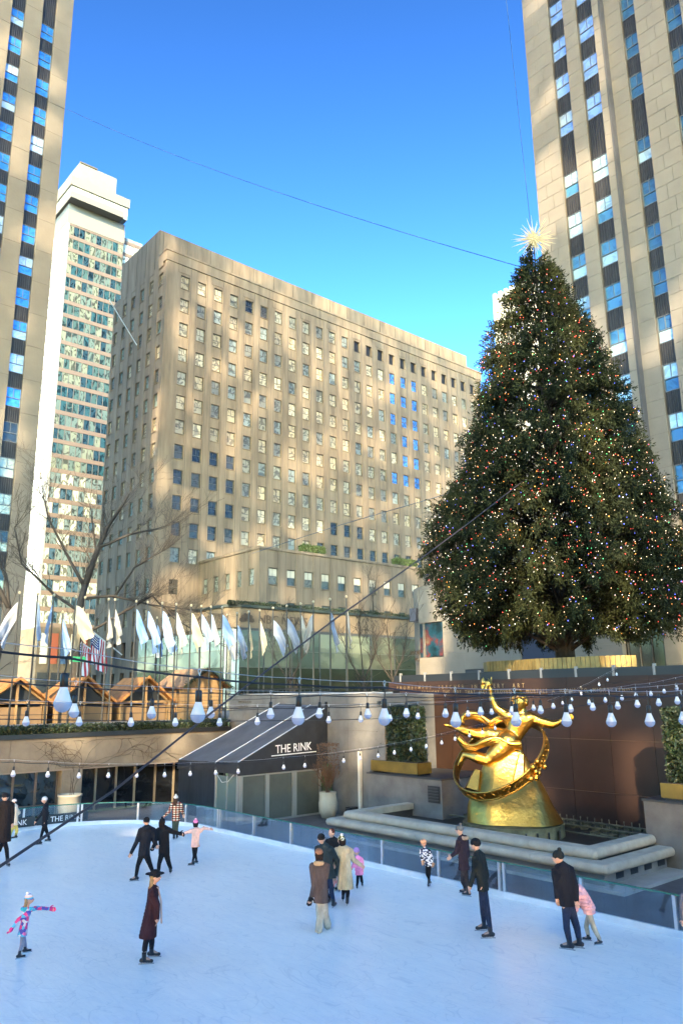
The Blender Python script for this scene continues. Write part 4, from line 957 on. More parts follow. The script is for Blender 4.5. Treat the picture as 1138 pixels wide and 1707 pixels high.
def flagpole(h_, Y=None, X=None, kind='w', dir_=1, spread=.95, label='', hang=1.0):
    a = R(h_)
    if Y is not None: x_, y_ = Y / math.tan(a), Y
    else: x_, y_ = X, X * math.tan(a)
    t = thing('flagpole', (x_, y_, 4), 'slim dark flagpole ' + label, 'flagpole', 'flagpoles round the sunken rink')
    place('pole', pole_me, (0, 0, 0), t, world=False); place('finial', ball_me, (0, 0, 0), t, world=False)
    v = Vector((math.cos(R(49) - math.pi / 2), math.sin(R(49) - math.pi / 2), 0)) * dir_
    v = (v + Vector((rg.uniform(-.4, .4), rg.uniform(-.4, .4), 0))).normalized()
    f = cloth(v, .74 * spread * rg.uniform(.7, 1.3), 1.7 * hang * rg.uniform(.85, 1.1), .95, rg.uniform(0, 6))
    f.v = [(p[0] + x_ + v.x * .05, p[1] + y_ + v.y * .05, p[2] + (10.4 if X is None else 10.15)) for p in f.v]
    f.build('flag', FM[kind], label='%s flag on the flagpole %s' % (words[kind], label), cat='flag', group='flags round the sunken rink')
FL = [(73.4, 42, 'b', -1, .9, 'cut by the left edge of the picture'), (71.9, 42, 'w', -1, 1.1, 'nearest the left edge'), (70.74, 42, 'b', 1, .5, 'second from the left edge'),
      (69.67, 42, 'b', -1, .35, 'third from the left edge'), (68.22, 42, 'y', 1, 1.3, 'above the far left hut roof'), (67.6, 42, 'y', -1, 1.0, 'close beside the cream flag over the left hut'), (66.0, 42, 'g', 1, .5, 'over the second hut'),
      (65.57, 42, 'g', 1, .9, 'right of the bare tree trunk'), (64.1, 42, 'b', 1, .9, 'left of the first striped flag'), (63.3, 42, 'b', 1, .95, 'above the first striped flag'), (62.27, 42, 'b', 1, 1.0, 'above the second striped flag'), (61.29, 42, 'g', 1, .95, 'right of the striped flags'),
      (60.22, 42, 'y', 1, 1.1, 'over the third hut roof'), (59.5, 42, 'w', 1, .9, 'over the third hut right eave'), (58.8, 42, 'w', 1, 1.0, 'between third hut and plank hut'), (58.0, 42, 'b', 1, 1.2, 'over the plank hut left end')]
for h_, Y, k, d, s_, lab in FL: flagpole(h_, Y=Y, kind=k, dir_=d, spread=s_, label=lab)
for h_, k, lab in ((69.03, 'b', 'short looking one behind the far left hut'), (62.6, 'b', 'behind the third hut, left of a pair'), (61.81, 'b', 'behind the third hut, right of a pair')): flagpole(h_, Y=50, kind=k, dir_=1, spread=.8, label=lab)
FR = [(57.6, 'g', 1, 1.3, 'in front of the left studio window'), (56.9, 'w', 1, 1.2, 'on the corner of the studio windows'), (56.05, 'y', 1, .35, 'left of two cream ones under the sign'), (55.26, 'y', 1, .45, 'right of two cream ones under the sign'), (54.29, 'w', 1, 1.1, 'under the last letter of the news sign'),
      (53.28, 'w', 1, 1.4, 'right of the news sign'), (52.26, 'g', 1, .5, 'in front of the pale studio panes'), (51.32, 'g', -1, .8, 'its flag blown left'), (50.08, 'w', 1, .7, 'second from the right end of the row'), (48.87, 'g', 1, .35, 'at the right end of the row')]
for h_, k, d, s_, lab in FR: flagpole(h_, X=29.0, kind=k, dir_=d, spread=s_, label=lab)
# two striped national flags on slanting poles fixed to the beige block
STR = bpy.data.materials.new('stars_stripes'); STR.use_nodes = True; n = STR.node_tree; b = n.nodes['Principled BSDF']; b.inputs['Roughness'].default_value = .7
def usflag(base, tip, label):
    t = thing('national_flag', base, label, 'flag', 'striped flags on slanting poles')
    MB().tube([base, tip], .09, 6).build('pole', mat('pole_white', (.6, .6, .56), .5), t)
    a = Vector(tip); bz = Vector(base); d = (bz - a).normalized(); W_, H_ = 4.2, 2.6
    stripes = [MB(), MB(), MB(), MB()]
    n1, n2 = 16, 13
    def pt(i, j):
        u, v = i / n1, j / n2
        p = a + d * (.3 + H_ * v); out = Vector((.0, -.0, -1)); p = p + out * (W_ * u) + Vector((0, -1, 0)) * (.25 * math.sin(v * 11 + u * 5) * (.3 + u)) + Vector((.5 * math.sin(v * 8), 0, 0)) * .4 * u
        return p
    for i in range(n1):
        for j in range(n2):
            k = 2 if (i < 7 and j < 7) else j % 2
            stripes[k].add([pt(i, j), pt(i + 1, j), pt(i + 1, j + 1), pt(i, j + 1)], [(0, 1, 2, 3)])
    for r_ in range(6):
        for c_ in range(5):
            u, v = (c_ + .5) / 12.5, (r_ + .5) / 12; p = pt(u * n1, v * n2) + Vector((-.03, -.03, 0)); s_ = .09
            stripes[3].add([p + Vector((0, 0, s_)), p + Vector((.6, -.6, 0)) * s_, p - Vector((0, 0, s_)), p - Vector((.6, -.6, 0)) * s_], [(0, 1, 2, 3)])
    for k, nm, mm in ((0, 'red_stripes', mat('flag_red', (.50, .03, .04), .7)), (1, 'white_stripes', mat('flag_plain_white', (.75, .74, .72), .7)), (2, 'blue_canton', mat('flag_navy', (.03, .05, .18), .7)), (3, 'stars', mat('flag_plain_white', (.75, .74, .72), .7))):
        stripes[k].build(nm, mm, t)
usflag((HX, 104, 10.6), (HX - 3.6, 107.3, 13.8), 'striped national flag on a slanting white pole, the left of two')
usflag((HX, 99, 11.0), (HX - 3.6, 101.5, 14.4), 'striped national flag on a slanting white pole, the right of two')
# street furniture behind the hedge
sg_ = thing('street_signs', (20.5, 47.5, 4), 'street lamp post carrying a dark box light and green and white signs behind the huts', 'sign post')
MB().tube([(27.0, 52, 4), (27.0, 52, 10.2)], .07, 6).build('post', BLACK, sg_); MB().box(26.7, 27.35, 51.8, 52.2, 9.2, 10.1).build('box_light', BLACK, sg_)
MB().box(26.75, 27.3, 51.7, 51.74, 8.2, 8.55).build('white_sign', MATS['letter_white'], sg_); MB().box(19.9, 20.9, 50, 50.04, 7.7, 8.05).build('green_sign', mat('sign_green', (.02, .22, .10), .5), sg_); MB().tube([(20.4, 50.06, 4), (20.4, 50.06, 8.1)], .05, 6).build('post', BLACK, sg_)

# ------------------------------------------------------------------ bare trees
BARK = mat('plane_bark', (.035, .027, .020), .85, var=.4, scale=2)
def bare_tree(base, segs, label, seed, twigs=3, tl=2.6, tr=.05, per=5, minr=.012, spr=.8, kids=(2, 3)):
    r_ = random.Random(seed); t = thing('bare_tree', base, label, 'tree')
    mt = MB(); mt.smooth = True; mk = MB()
    for i, (pts, ra, rb) in enumerate(segs):
        pts = [Vector(base) + Vector(p) for p in pts]; sm = []
        for a, b_ in zip(pts, pts[1:]):
            for k in range(3): sm.append(a.lerp(b_, k / 3) + (Vector((r_.uniform(-1, 1), r_.uniform(-1, 1), r_.uniform(-1, 1))) * rb * .8 if sm else Vector()))
        sm.append(pts[-1]); rs = [ra + (rb - ra) * k / (len(sm) - 1) for k in range(len(sm))]
        if i == 0: mt.tube(sm, rs, 10)
        else: MB_l = MB(); MB_l.smooth = True; MB_l.tube(sm, rs, 7); MB_l.build('limb', BARK, t)
        if i > 0 or True:
            for k in range(per * (len(sm) // 3)):
                q = r_.randint(len(sm) // 3, len(sm) - 1); d = (sm[min(q + 1, len(sm) - 1)] - sm[q - 1]).normalized(); d = (d + Vector((r_.uniform(-1, 1), r_.uniform(-1, 1), r_.uniform(-.4, 1))) * spr).normalized()
                branches(mk, sm[q], d, tl * r_.uniform(.6, 1.2), tr * r_.uniform(.6, 1), twigs, r_, .75, 4, kids, 0, .2, minr)
    mt.build('trunk', BARK, t); mk.build('twigs', mat('dark_twig', (.045, .032, .022), .85), t, kind='stuff')
# big plane tree: local axes x = screen right, y = away
ex = Vector((math.cos(R(68) - math.pi / 2), math.sin(R(68) - math.pi / 2), 0)); ey = Vector((math.cos(R(68)), math.sin(R(68)), 0))
def L3(*pts): return [tuple(ex * x_ + ey * y_ + Vector((0, 0, z_))) for x_, y_, z_ in pts]
tb = ey * 57; tb.z = 4
bare_tree(tuple(tb), [(L3((0, 0, 0), (.1, 0, 5), (.35, 0, 9.2)), .34, .22), (L3((.35, 0, 9.2), (1.6, .4, 13.5), (3.0, 0, 16.0)), .24, .07), (L3((.3, 0, 9.0), (-1.1, .5, 11.5), (-2.3, 0, 13.6), (-2.9, .6, 15.5)), .13, .04),
      (L3((.3, 0, 8.2), (2.2, -.5, 8.4), (4.8, 0, 7.9), (8.5, .3, 7.6)), .115, .035), (L3((.2, 0, 7.2), (-1.8, .6, 8.6), (-3.9, 0, 10.5), (-4.6, 0, 13)), .12, .035), (L3((.1, 0, 5.6), (1.6, .2, 6.4), (5.0, .4, 8.6), (6.6, .3, 7.0), (9.3, .1, 5.4)), .115, .03),
      (L3((.3, .2, 8.8), (.9, 1.5, 12), (.4, 2, 15.2)), .11, .035), (L3((1.2, .2, 12), (3.2, -.8, 12.8), (5.6, -.5, 13.6)), .12, .04), (L3((2.3, 0, 8.3), (3.6, -.8, 10.4), (5.4, -1, 11.6)), .10, .03)],
      'big bare plane tree with dark spreading limbs rising behind the flags on the left', 11, twigs=3, tl=2.0, tr=.032, per=6, minr=.007)
tb2 = Vector((math.cos(R(73.5)), math.sin(R(73.5)), 0)) * 54; tb2.z = 4
bare_tree(tuple(tb2), [(L3((0, 0, 0), (.4, 0, 4), (1.0, 0, 7)), .32, .2), (L3((1.0, 0, 7), (-.4, 0, 9.5), (-2.6, 0, 10.8)), .17, .06), (L3((1, 0, 7), (.6, 0, 9.2), (-1.4, .3, 11.6)), .12, .04)], 'bare tree with forked trunk cut by the left edge behind the flags', 21, twigs=2, tl=2.0, tr=.04, per=4)
for i, (h_, D_, lab) in enumerate(((47.7, 62, 'small bare street tree left of the pair before the studio windows'), (45.6, 61, 'small bare street tree beside the white stone corner'), (53.0, 62, 'small bare street tree behind the middle flags'))):
    b_ = Vector((math.cos(R(h_)) * D_, math.sin(R(h_)) * D_, 4))
    bare_tree(tuple(b_), [(L3((0, 0, 0), (0, 0, 2.6)), .14, .1), (L3((0, 0, 2.4), (.9, 0, 4.2), (1.3, 0, 6.2)), .08, .03), (L3((0, 0, 2.4), (-1.0, 0, 3.8), (-1.6, 0, 5.4)), .08, .03), (L3((0, 0, 2.2), (.1, .6, 4.5), (-.2, .4, 6.8)), .08, .03)], lab, 30 + i, twigs=2, tl=1.5, tr=.03, per=4, minr=.012)
b_ = Vector((62.5, 62.8, 4))
bare_tree((66, 70.5, 15), [(L3((0, 0, 0), (0, 0, 4)), .1, .06), (L3((0, 0, 2), (.8, 0, 6)), .05, .02), (L3((0, 0, 2), (-.8, 0, 6)), .05, .02)], 'thin bare roof terrace tree in front of the beige windows', 41, twigs=2, tl=1.6, tr=.025, per=4, minr=.010)
for (x0, x1) in ((61.0, 64.5), (78, 82)):
    MB().box(x0, x1, 78.2, 79.4, 23.0, 23.7).build('terrace_planter', mat('planter_box', (.08, .07, .05), .8), label='small roof terrace planter %s on the lower wing' % ('with a rounded bush' if x0 < 70 else 'partly hidden by the fir'), cat='planter')
    foliage('terrace_bush', (x0, x1, 78.0, 79.2, 23.6, 24.6), 900, .2, mat('bush_green', (.05, .08, .02), .7), label='low green bush on the roof terrace %s' % ('under the middle windows' if x0 < 70 else 'beside the fir'), cat='bush')

# ------------------------------------------------------------------ gilt slatted bench ring round the foot of the fir
gb = thing('tree_bench', (31.6, 21.5, 6), 'long gilt slatted band on a low bench around the foot of the fir', 'bench')
GB = mat('gilt_slat', (.24, .16, .05), .4, metal=.45, var=.3, scale=2)
pts_b = [(31.9, 25.9), (30.7, 24.7), (30.2, 21.5), (30.5, 18.4), (31.4, 17.2)]
for a, b_ in zip(pts_b, pts_b[1:]):
    a = Vector(a); b_ = Vector(b_); n_ = max(2, int((b_ - a).length / .21)); d = (b_ - a).normalized(); nn = Vector((-d.y, d.x))
    for k in range(n_):
        p = a + (b_ - a) * (k + .06) / n_; q = a + (b_ - a) * (k + .94) / n_; e_ = nn * .05 * (1 if k % 2 else .8)
        MB().prism([(p.x, p.y), (q.x, q.y), (q.x + e_.x, q.y + e_.y), (p.x + e_.x, p.y + e_.y)], 6.45, 6.93).build('slat', GB, gb)
    MB().prism([(a.x - nn.x * .2, a.y - nn.y * .2), (b_.x - nn.x * .2, b_.y - nn.y * .2), (b_.x + .25, b_.y), (a.x + .25, a.y)], 6.2, 6.44).build('bench_base', BLACK, gb)
MB().prism([(31.9, 25.8), (30.9, 24.6), (30.4, 21.5), (30.7, 18.5), (31.6, 17.3), (36, 17.3), (36, 25.8)], 4, 6.19).build('platform', mat('platform_dark', (.03, .028, .025), .8), gb)
# long thin cables across the sky
CB = mat('steel_cable', (.02, .05, .10), .5)
def P3(h_, te__, D_): return (math.cos(R(h_)) * D_, math.sin(R(h_)) * D_, EYE + te__ * D_)
A_c, B_c = Vector(P3(71.45, .8071, 76.5)), Vector(P3(34.2, .575, 40.2))
MB().tube([A_c.lerp(B_c, k / 24) - Vector((0, 0, 4 * .9 * (k / 24) * (1 - k / 24))) for k in range(25)], .022, 4).build('guy_cable', CB, label='thin cable strung across the sky from the left tower to the star', cat='cable')
A_c, B_c = Vector(P3(34.5, 1.30, 62)), Vector(P3(33.5, .635, 40.5))
MB().tube([A_c.lerp(B_c, k / 12) for k in range(13)], .022, 4).build('guy_cable', CB, label='thin cable dropping steeply from above to the star', cat='cable')
MB().tube([(42, 62, 19.0), (38, 44, 18.2), (34, 26.7, 17.1)], .022, 4).build('guy_cable', CB, label='thin wire crossing in front of the beige block to the fir', cat='cable')
# ------------------------------------------------------------------ the big decorated fir
TX, TY, TB = 33.4, 22.0, 6.19
fir = thing('fir_tree', (TX, TY, TB), 'giant decorated fir with drooping branches and thousands of tiny coloured lights', 'tree')
mb = MB(); mb.smooth = True; mb.lathe([(.62, 0), (.48, .6), (.42, 3), (.30, 10), (.12, 19), (.03, 22.6)], (TX, TY, TB), 12); mb.build('trunk', mat('fir_bark', (.03, .022, .016), .9, var=.4, scale=3, bump=.5), fir)
prof = [(7.6, 3.6), (8.2, 4.9), (9.2, 5.8), (10.4, 6.1), (12.4, 6.1), (14.3, 5.6), (16.2, 5.0), (18.0, 4.4), (19.5, 3.95), (21.5, 3.4), (24.2, 2.6), (26.3, 1.7), (27.6, 1.1), (28.6, .6), (29.3, .15)]
pz = np.array([p[0] for p in prof]); pr = np.array([p[1] for p in prof])
rn = np.random.default_rng(5)
NB = 1300
hz = 7.9 + (29.2 - 7.9) * (1 - rn.random(NB) ** .62)
ang = rn.random(NB) * 2 * math.pi
lump = 1 + .07 * np.sin(ang * 3 + hz * .55) + .05 * np.sin(ang * 7 - hz * 1.3) + rn.normal(0, .055, NB)
rad = np.interp(hz, pz, pr) * lump
C_, A_, B_, S_ = [], [], [], []; tipsL = []
for i in range(NB):
    rr = rad[i]; n_ = int(22 + rr * 11)
    t = .35 + .65 * rn.random(n_) ** .55
    up = .30 * rr * np.sin(t * 2.6) * .55 - .32 * rr * t ** 2 * .35
    a = ang[i] + rn.normal(0, .05, n_) * (1.2 - t) + rn.normal(0, .018, n_) * 4 / max(rr, 1.2)
    x_ = TX + np.cos(a) * rr * t; y_ = TY + np.sin(a) * rr * t; z_ = hz[i] + up + rn.normal(0, .10, n_)
    C_.append(np.stack([x_, y_, z_], 1))
    # drooping sprays: mostly downward with an outward lean
    d = np.stack([np.cos(a) * .38 + rn.normal(0, .28, n_), np.sin(a) * .38 + rn.normal(0, .28, n_), -1 + rn.normal(0, .42, n_)], 1)
    upper = rn.random(n_) < (.22 + .5 * (hz[i] > 24)); d[upper, 2] = rn.normal(.35, .3, upper.sum()); d[upper, 0] += np.cos(a[upper]) * .8; d[upper, 1] += np.sin(a[upper]) * .8
    A_.append(d)
    k = rn.random(n_) < .28
    tipsL.append(np.stack([x_, y_, z_], 1)[k] + np.stack([np.cos(a[k]), np.sin(a[k]), 0 * a[k]], 1) * rn.uniform(.05, .3, (k.sum(), 1)) + rn.normal(0, .06, (k.sum(), 3)))
C_ = np.concatenate(C_); A_ = np.concatenate(A_); A_ /= np.linalg.norm(A_, axis=1)[:, None]; N_ = len(C_)
# every spray is a stalk of 5 narrow leaf-sized blades
rep = 5
C5 = np.repeat(C_, rep, 0) + np.repeat(A_, rep, 0) * (np.tile(np.arange(rep), N_) * .085)[:, None]
D5 = np.repeat(A_, rep, 0) + rn.normal(0, .55, (N_ * rep, 3)); D5 /= np.linalg.norm(D5, axis=1)[:, None]
W5 = rn.normal(0, 1, (N_ * rep, 3)); W5 -= D5 * (D5 * W5).sum(1)[:, None]; W5 /= np.linalg.norm(W5, axis=1)[:, None]
L5 = rn.uniform(.10, .24, (N_ * rep, 1)); V = np.stack([C5, C5 + D5 * L5 * .5 + W5 * L5 * .16, C5 + D5 * L5, C5 + D5 * L5 * .5 - W5 * L5 * .16], 1).reshape(-1, 3) - np.array([TX, TY, TB])
nf = N_ * rep
me = bpy.data.meshes.new('needle_sprays'); me.vertices.add(nf * 4); me.vertices.foreach_set('co', V.astype(np.float32).ravel())
me.loops.add(nf * 4); me.loops.foreach_set('vertex_index', np.arange(nf * 4, dtype=np.int32)); me.polygons.add(nf); me.polygons.foreach_set('loop_start', np.arange(0, nf * 4, 4, dtype=np.int32)); me.polygons.foreach_set('loop_total', np.full(nf, 4, np.int32)); me.update(calc_edges=True)
FIRM = mat('fir_needles', (.038, .041, .012), .75, spec=.15, c2=(.010, .015, .007), scale=.8, detail=4); me.materials.append(FIRM)
o = bpy.data.objects.new('needle_sprays', me); col.objects.link(o); o.parent = fir; tag(o, kind='stuff')
mb = MB()
for i in range(0, NB, 3):
    rr = rad[i] * .85; a = ang[i]; p0 = Vector((TX, TY, hz[i] - .2 * rr)); p1 = Vector((TX + math.cos(a) * rr, TY + math.sin(a) * rr, hz[i] + .12 * rr * .5)); mid = p0.lerp(p1, .5) + Vector((0, 0, .12 * rr))
    mb.tube([p0, mid, p1], [.06, .035, .012], 4, caps=False)
mb.build('boughs', MATS['fir_bark'], fir, kind='stuff')
# tiny lights, one object
tp = np.concatenate(tipsL)
camd = tp - np.array([0, 0, EYE]); q = (tp[:, :2] - [TX, TY]); face = -(q @ np.array([Fh.x, Fh.y])) / (np.linalg.norm(q, axis=1) + .01)
rfrac = np.linalg.norm(q, axis=1) / np.interp(tp[:, 2], pz, pr)
keep = (rfrac > .62) & (face > -.35); tp = tp[keep]; dens = np.clip(1.25 - (tp[:, 2] - 7) / 36, .5, 1.2)
tp = tp[rn.random(len(tp)) < .36 * dens]
lights = MB(); cols = rn.choice(6, len(tp), p=[.36, .15, .19, .11, .07, .12])
for p, c in zip(tp, cols):
    r_ = rn.uniform(.018, .031); lights.m = int(c); x_, y_, z_ = p
    lights.add([(x_ + r_, y_, z_), (x_ - r_, y_, z_), (x_, y_ + r_, z_), (x_, y_ - r_, z_), (x_, y_, z_ + r_), (x_, y_, z_ - r_)], [(0, 2, 4), (2, 1, 4), (1, 3, 4), (3, 0, 4), (2, 0, 5), (1, 2, 5), (3, 1, 5), (0, 3, 5)])
LC = [('warm', (1, .70, .42), .75), ('white', (1, .93, .82), .85), ('red', (1, .10, .07), 1.0), ('blue', (.15, .18, 1), 1.3), ('green', (.15, .8, .3), .6), ('orange', (1, .38, .08), .9)]
lights.build('fairy_lights', [mat('lamp_' + n_, c, .5, emis=c, estr=s_) for n_, c, s_ in LC], label='thousands of tiny white, red, blue and amber lights strung through the fir', cat='fairy lights', kind='stuff')
# star
SX = Vector((TX - .1, TY - .1, 30.0)); star = thing('tree_star', SX, 'spiky pale crystal star with long thin rays on the top of the fir', 'star')
SM = mat('star_crystal', (.46, .38, .20), .3, emis=(1, .85, .5), estr=.10); rs_ = random.Random(3)
for k in range(110):
    z_ = 1 - 2 * (k + .5) / 110; a = k * 2.39996; r_ = math.sqrt(1 - z_ * z_); d = Vector((r_ * math.cos(a), r_ * math.sin(a), z_)); L_ = rs_.choice([.62, .8, 1.0, 1.3])
    mb = MB(); mb.tube([SX + d * .15, SX + d * L_ * .35, SX + d * L_], [.03, .032, .003], 4); mb.build('ray', SM, star)
MB().lathe([(.001, -.3), (.2, -.2), (.3, 0), (.2, .2), (.001, .3)], tuple(SX), 12).build('core', SM, star)
MB().tube([(TX, TY, 28.6), tuple(SX)], .04, 6).build('mast', BLACK, star)

# ------------------------------------------------------------------ soft body modelling (capsules fused into one skin)
def ico(sub=2):
    bm = bmesh.new(); bmesh.ops.create_icosphere(bm, subdivisions=sub, radius=1); v = [tuple(x.co) for x in bm.verts]; f = [tuple(y.index for y in x.verts) for x in bm.faces]; bm.free(); return v, f
ICO = ico(2); ICO1 = ico(1)
class Clay:
    def __init__(s): s.mb = MB()
    def ball(s, c, r, rot=0.0, tilt=None, small=False):
        rx, ry, rz = (r, r, r) if not isinstance(r, (tuple, list)) else r
        Mx = Matrix.Rotation(rot, 3, 'Z')
        if tilt is not None: Mx = tilt @ Mx
        I_ = ICO if max(rx, ry, rz) > .3 or not small else ICO1
        if rot or tilt is not None: s.mb.add([(c[0] + p.x, c[1] + p.y, c[2] + p.z) for p in (Mx @ Vector((x * rx, y * ry, z * rz)) for x, y, z in I_[0])], I_[1])
        else: s.mb.add([(c[0] + x * rx, c[1] + y * ry, c[2] + z * rz) for x, y, z in I_[0]], I_[1])
        return s
    def limb(s, pts, rs, sq=None, rot=0.0, step=.5):
        pts = [Vector(p) for p in pts]
        for i in range(len(pts) - 1):
            a, b, ra, rb = pts[i], pts[i + 1], rs[i], rs[i + 1]; n_ = max(2, int((b - a).length / (max(ra, rb, .01) * step)) + 1)
            for k in range(n_ + 1):
                t = k / n_; r = ra + (rb - ra) * t
                s.ball(a.lerp(b, t), r if sq is None else (r, r * sq, r), rot, small=True)
        return s
    def bake(s, name, voxel, m, parent=None, smooth=2, local=True):
        me = bpy.data.meshes.new(name); me.from_pydata(s.mb.v, [], s.mb.f); tmp = bpy.data.objects.new(name + '_tmp', me); col.objects.link(tmp)
        md = tmp.modifiers.new('r', 'REMESH'); md.mode = 'VOXEL'; md.voxel_size = voxel; md.use_smooth_shade = True
        if smooth: sm = tmp.modifiers.new('s', 'SMOOTH'); sm.iterations = smooth; sm.factor = .5
        dg = bpy.context.evaluated_depsgraph_get(); res = bpy.data.meshes.new_from_object(tmp.evaluated_get(dg))
        bpy.data.objects.remove(tmp); bpy.data.meshes.remove(me); res.name = name; res.materials.clear(); res.materials.append(m)
        res.polygons.foreach_set('use_smooth', [True] * len(res.polygons))
        o = bpy.data.objects.new(name, res); col.objects.link(o)
        if parent is not None:
            o.parent = parent
            if not local: res.transform(Matrix.Translation(-wloc(parent)))
        return o

# ------------------------------------------------------------------ golden statue (local frame: x screen right, y away, z up)
SH = 37.6; SC = Vector((23.9, 18.4, .46))
stt = thing('golden_statue', SC, 'gilded statue of a flying figure inside a tilted ring above a golden rock', 'statue', rz=R(SH - 90))
GOLD = mat('gilding', (.52, .325, .08), .36, metal=1.0, c2=(.36, .215, .045), scale=2.2, bump=.35, bscale=7, coord='obj'); GOLD2 = mat('gilding_dark', (.52, .31, .07), .33, metal=1.0, c2=(.26, .14, .025), scale=6, bump=.6, bscale=14, coord='obj')
SS = .0230; SV = .0213
def G(px, py, y=0.0): return Vector(((px - 850) * SS, y, (1392 - py) * SV))
# rock
ring0 = [(771, 1366), (776, 1330), (800, 1290), (806, 1262), (842, 1252)]; ring1 = [(926, 1372), (908, 1333), (892, 1302), (876, 1268), (857, 1252)]
rk = MB(); lv = [(771, 927, 1368, .95), (774, 915, 1345, .92), (782, 905, 1322, .82), (795, 893, 1300, .68), (806, 880, 1275, .5), (822, 870, 1255, .34), (836, 862, 1244, .2)]
nseg = 44; vs = []; rr_ = random.Random(2)
pl_ = [(2 * math.pi * (k + rr_.uniform(-.3, .3)) / 8, rr_.uniform(.74, .93), rr_.uniform(-.08, .08)) for k in range(7)]
import bisect
def lvl(t):
    i = min(int(t * (len(lv) - 1)), len(lv) - 2); u = t * (len(lv) - 1) - i; return [lv[i][q] * (1 - u) + lv[i + 1][q] * u for q in range(4)]
NL_ = 24
for li in range(NL_):
    xa, xb, py, dy = lvl(li / (NL_ - 1)); c = (G(xa, py) + G(xb, py)) / 2; hw = (xb - xa) / 2 * SS
    for k in range(nseg):
        a = 2 * math.pi * k / nseg; rad_ = min([1.0] + [(d_ + tw * math.sin(li * .17 + q)) / max(.2, math.cos(a - a0 - .25 * math.sin(li * .09 + q))) for q, (a0, d_, tw) in enumerate(pl_)])
        vs.append(c + Vector((math.cos(a) * hw * rad_, math.sin(a) * dy * hw * rad_, 0)))
fs = [(i * nseg + k, i * nseg + (k + 1) % nseg, (i + 1) * nseg + (k + 1) % nseg, (i + 1) * nseg + k) for i in range(NL_ - 1) for k in range(nseg)] + [tuple(range((NL_ - 1) * nseg, NL_ * nseg))]
rk.smooth = True; rk.add(vs, fs); rk.build('rock', GOLD, stt, local=True)
base_ = MB(); c = G(849, 1380); base_.lathe([(1.80, -.3), (1.78, .15), (1.80, .26), (1.5, .27)], (c.x, 0, c.z - .05), 28); ob_ = base_.build('plinth', mat('plinth_green', (.20, .17, .09), .5, var=.5, scale=2.5, metal=.2), stt, local=True)
for k in range(9): MB().box((k - 4) * .38 - .03, (k - 4) * .38 + .03, -math.sqrt(max(.1, 1.85 ** 2 - ((k - 4) * .38) ** 2)) - .06, -math.sqrt(max(.1, 1.8 ** 2 - ((k - 4) * .38) ** 2)) + .0, 0, .34).build('plinth_stud', BLACK, stt, local=True)
# small rock wedges
for (xa, ya, xb, yb, w0, w1) in ((790, 1320, 799, 1288, .35, .15), (860, 1310, 868, 1262, .3, .12)):
    mb = MB(); mb.tube([G(xa, ya, -.5), G(xb, yb, -.25)], [w0, w1], 5); mb.build('rock_spur', GOLD, stt, local=True)
# figure
cl = Clay()
nk, ch, wa, hp = G(873, 1192), G(871, 1206), G(861, 1224), G(850, 1238)
for t in np.linspace(0, 1, 9):
    for a, b_, ra, rb in ((ch, wa, .46, .38), (wa, hp, .38, .42)):
        r = ra + (rb - ra) * t; cl.ball(a.lerp(b_, float(t)), (r * .98, r * .66, r * .8), 0)
cl.ball(G(884, 1202), (.26, .24, .22)); cl.ball(G(852, 1198), (.25, .24, .22)); cl.ball(G(868, 1204, -.17), (.30, .14, .17)); cl.limb([ch, nk, G(870, 1184)], [.28, .22, .20])
cl.ball(G(869.5, 1175), (.28, .30, .33)); cl.ball(G(869, 1179, -.17), (.15, .12, .2)); cl.ball(G(868, 1176, -.28), (.04, .06, .07))
cl.limb([G(885, 1201), G(903, 1209), G(919, 1213)], [.24, .20, .17]); cl.limb([G(919, 1213), G(928, 1210), G(936, 1205)], [.17, .13, .09])
cl.limb([G(851, 1198), G(841, 1191), G(832.5, 1184)], [.23, .19, .16]); cl.limb([G(832.5, 1184), G(828, 1172), G(825.5, 1159)], [.16, .14, .09])
def hand(cl, w_, d, up_, s=1.0, curl=.3):
    d = d.normalized(); up_ = (up_ - d * up_.dot(d)).normalized(); sd = d.cross(up_)
    cl.ball(w_ + d * .09 * s, (.075 * s, .075 * s, .075 * s)); cl.ball(w_ + d * .05 * s, .065 * s)
    for k in range(4):
        b_ = w_ + d * .15 * s + up_ * (k - 1.5) * .042 * s; L_ = (.10, .12, .115, .09)[k] * s
        cl.limb([b_, b_ + d * L_ * .55 + sd * curl * .04 * s, b_ + d * L_ + sd * curl * .12 * s], [.024 * s, .021 * s, .017 * s])
    cl.limb([w_ + d * .05 * s + up_ * .06 * s, w_ + d * .10 * s + up_ * .12 * s, w_ + d * .15 * s + up_ * .13 * s], [.028 * s, .024 * s, .018 * s])
hand(cl, G(936, 1205), Vector((1, 0, .35)), Vector((0, 0, 1)), 1.5); hand(cl, G(825.5, 1159), Vector((-.1, 0, 1)), Vector((0, 1, 0)), 1.5)
cl.limb([G(846, 1236, .1), G(820, 1230, .15), G(798, 1228.5, .1)], [.38, .32, .23]); cl.limb([G(798, 1228.5, .1), G(782, 1223, .1), G(764, 1216, .1)], [.23, .22, .12]); cl.limb([G(764, 1216, .1), G(755, 1214, 0), G(749, 1212, -.05)], [.10, .09, .05])
cl.limb([G(848, 1241, -.2), G(832, 1257, -.25), G(815, 1271, -.3)], [.40, .34, .24]); cl.limb([G(815, 1271, -.3), G(798, 1266, -.28), G(779, 1262, -.2)], [.24, .23, .12]); cl.limb([G(779, 1262, -.2), G(774, 1270, -.2), G(768, 1280, -.2)], [.10, .085, .045])
cl.bake('figure', .035, GOLD, stt, smooth=3)
hr = Clay()
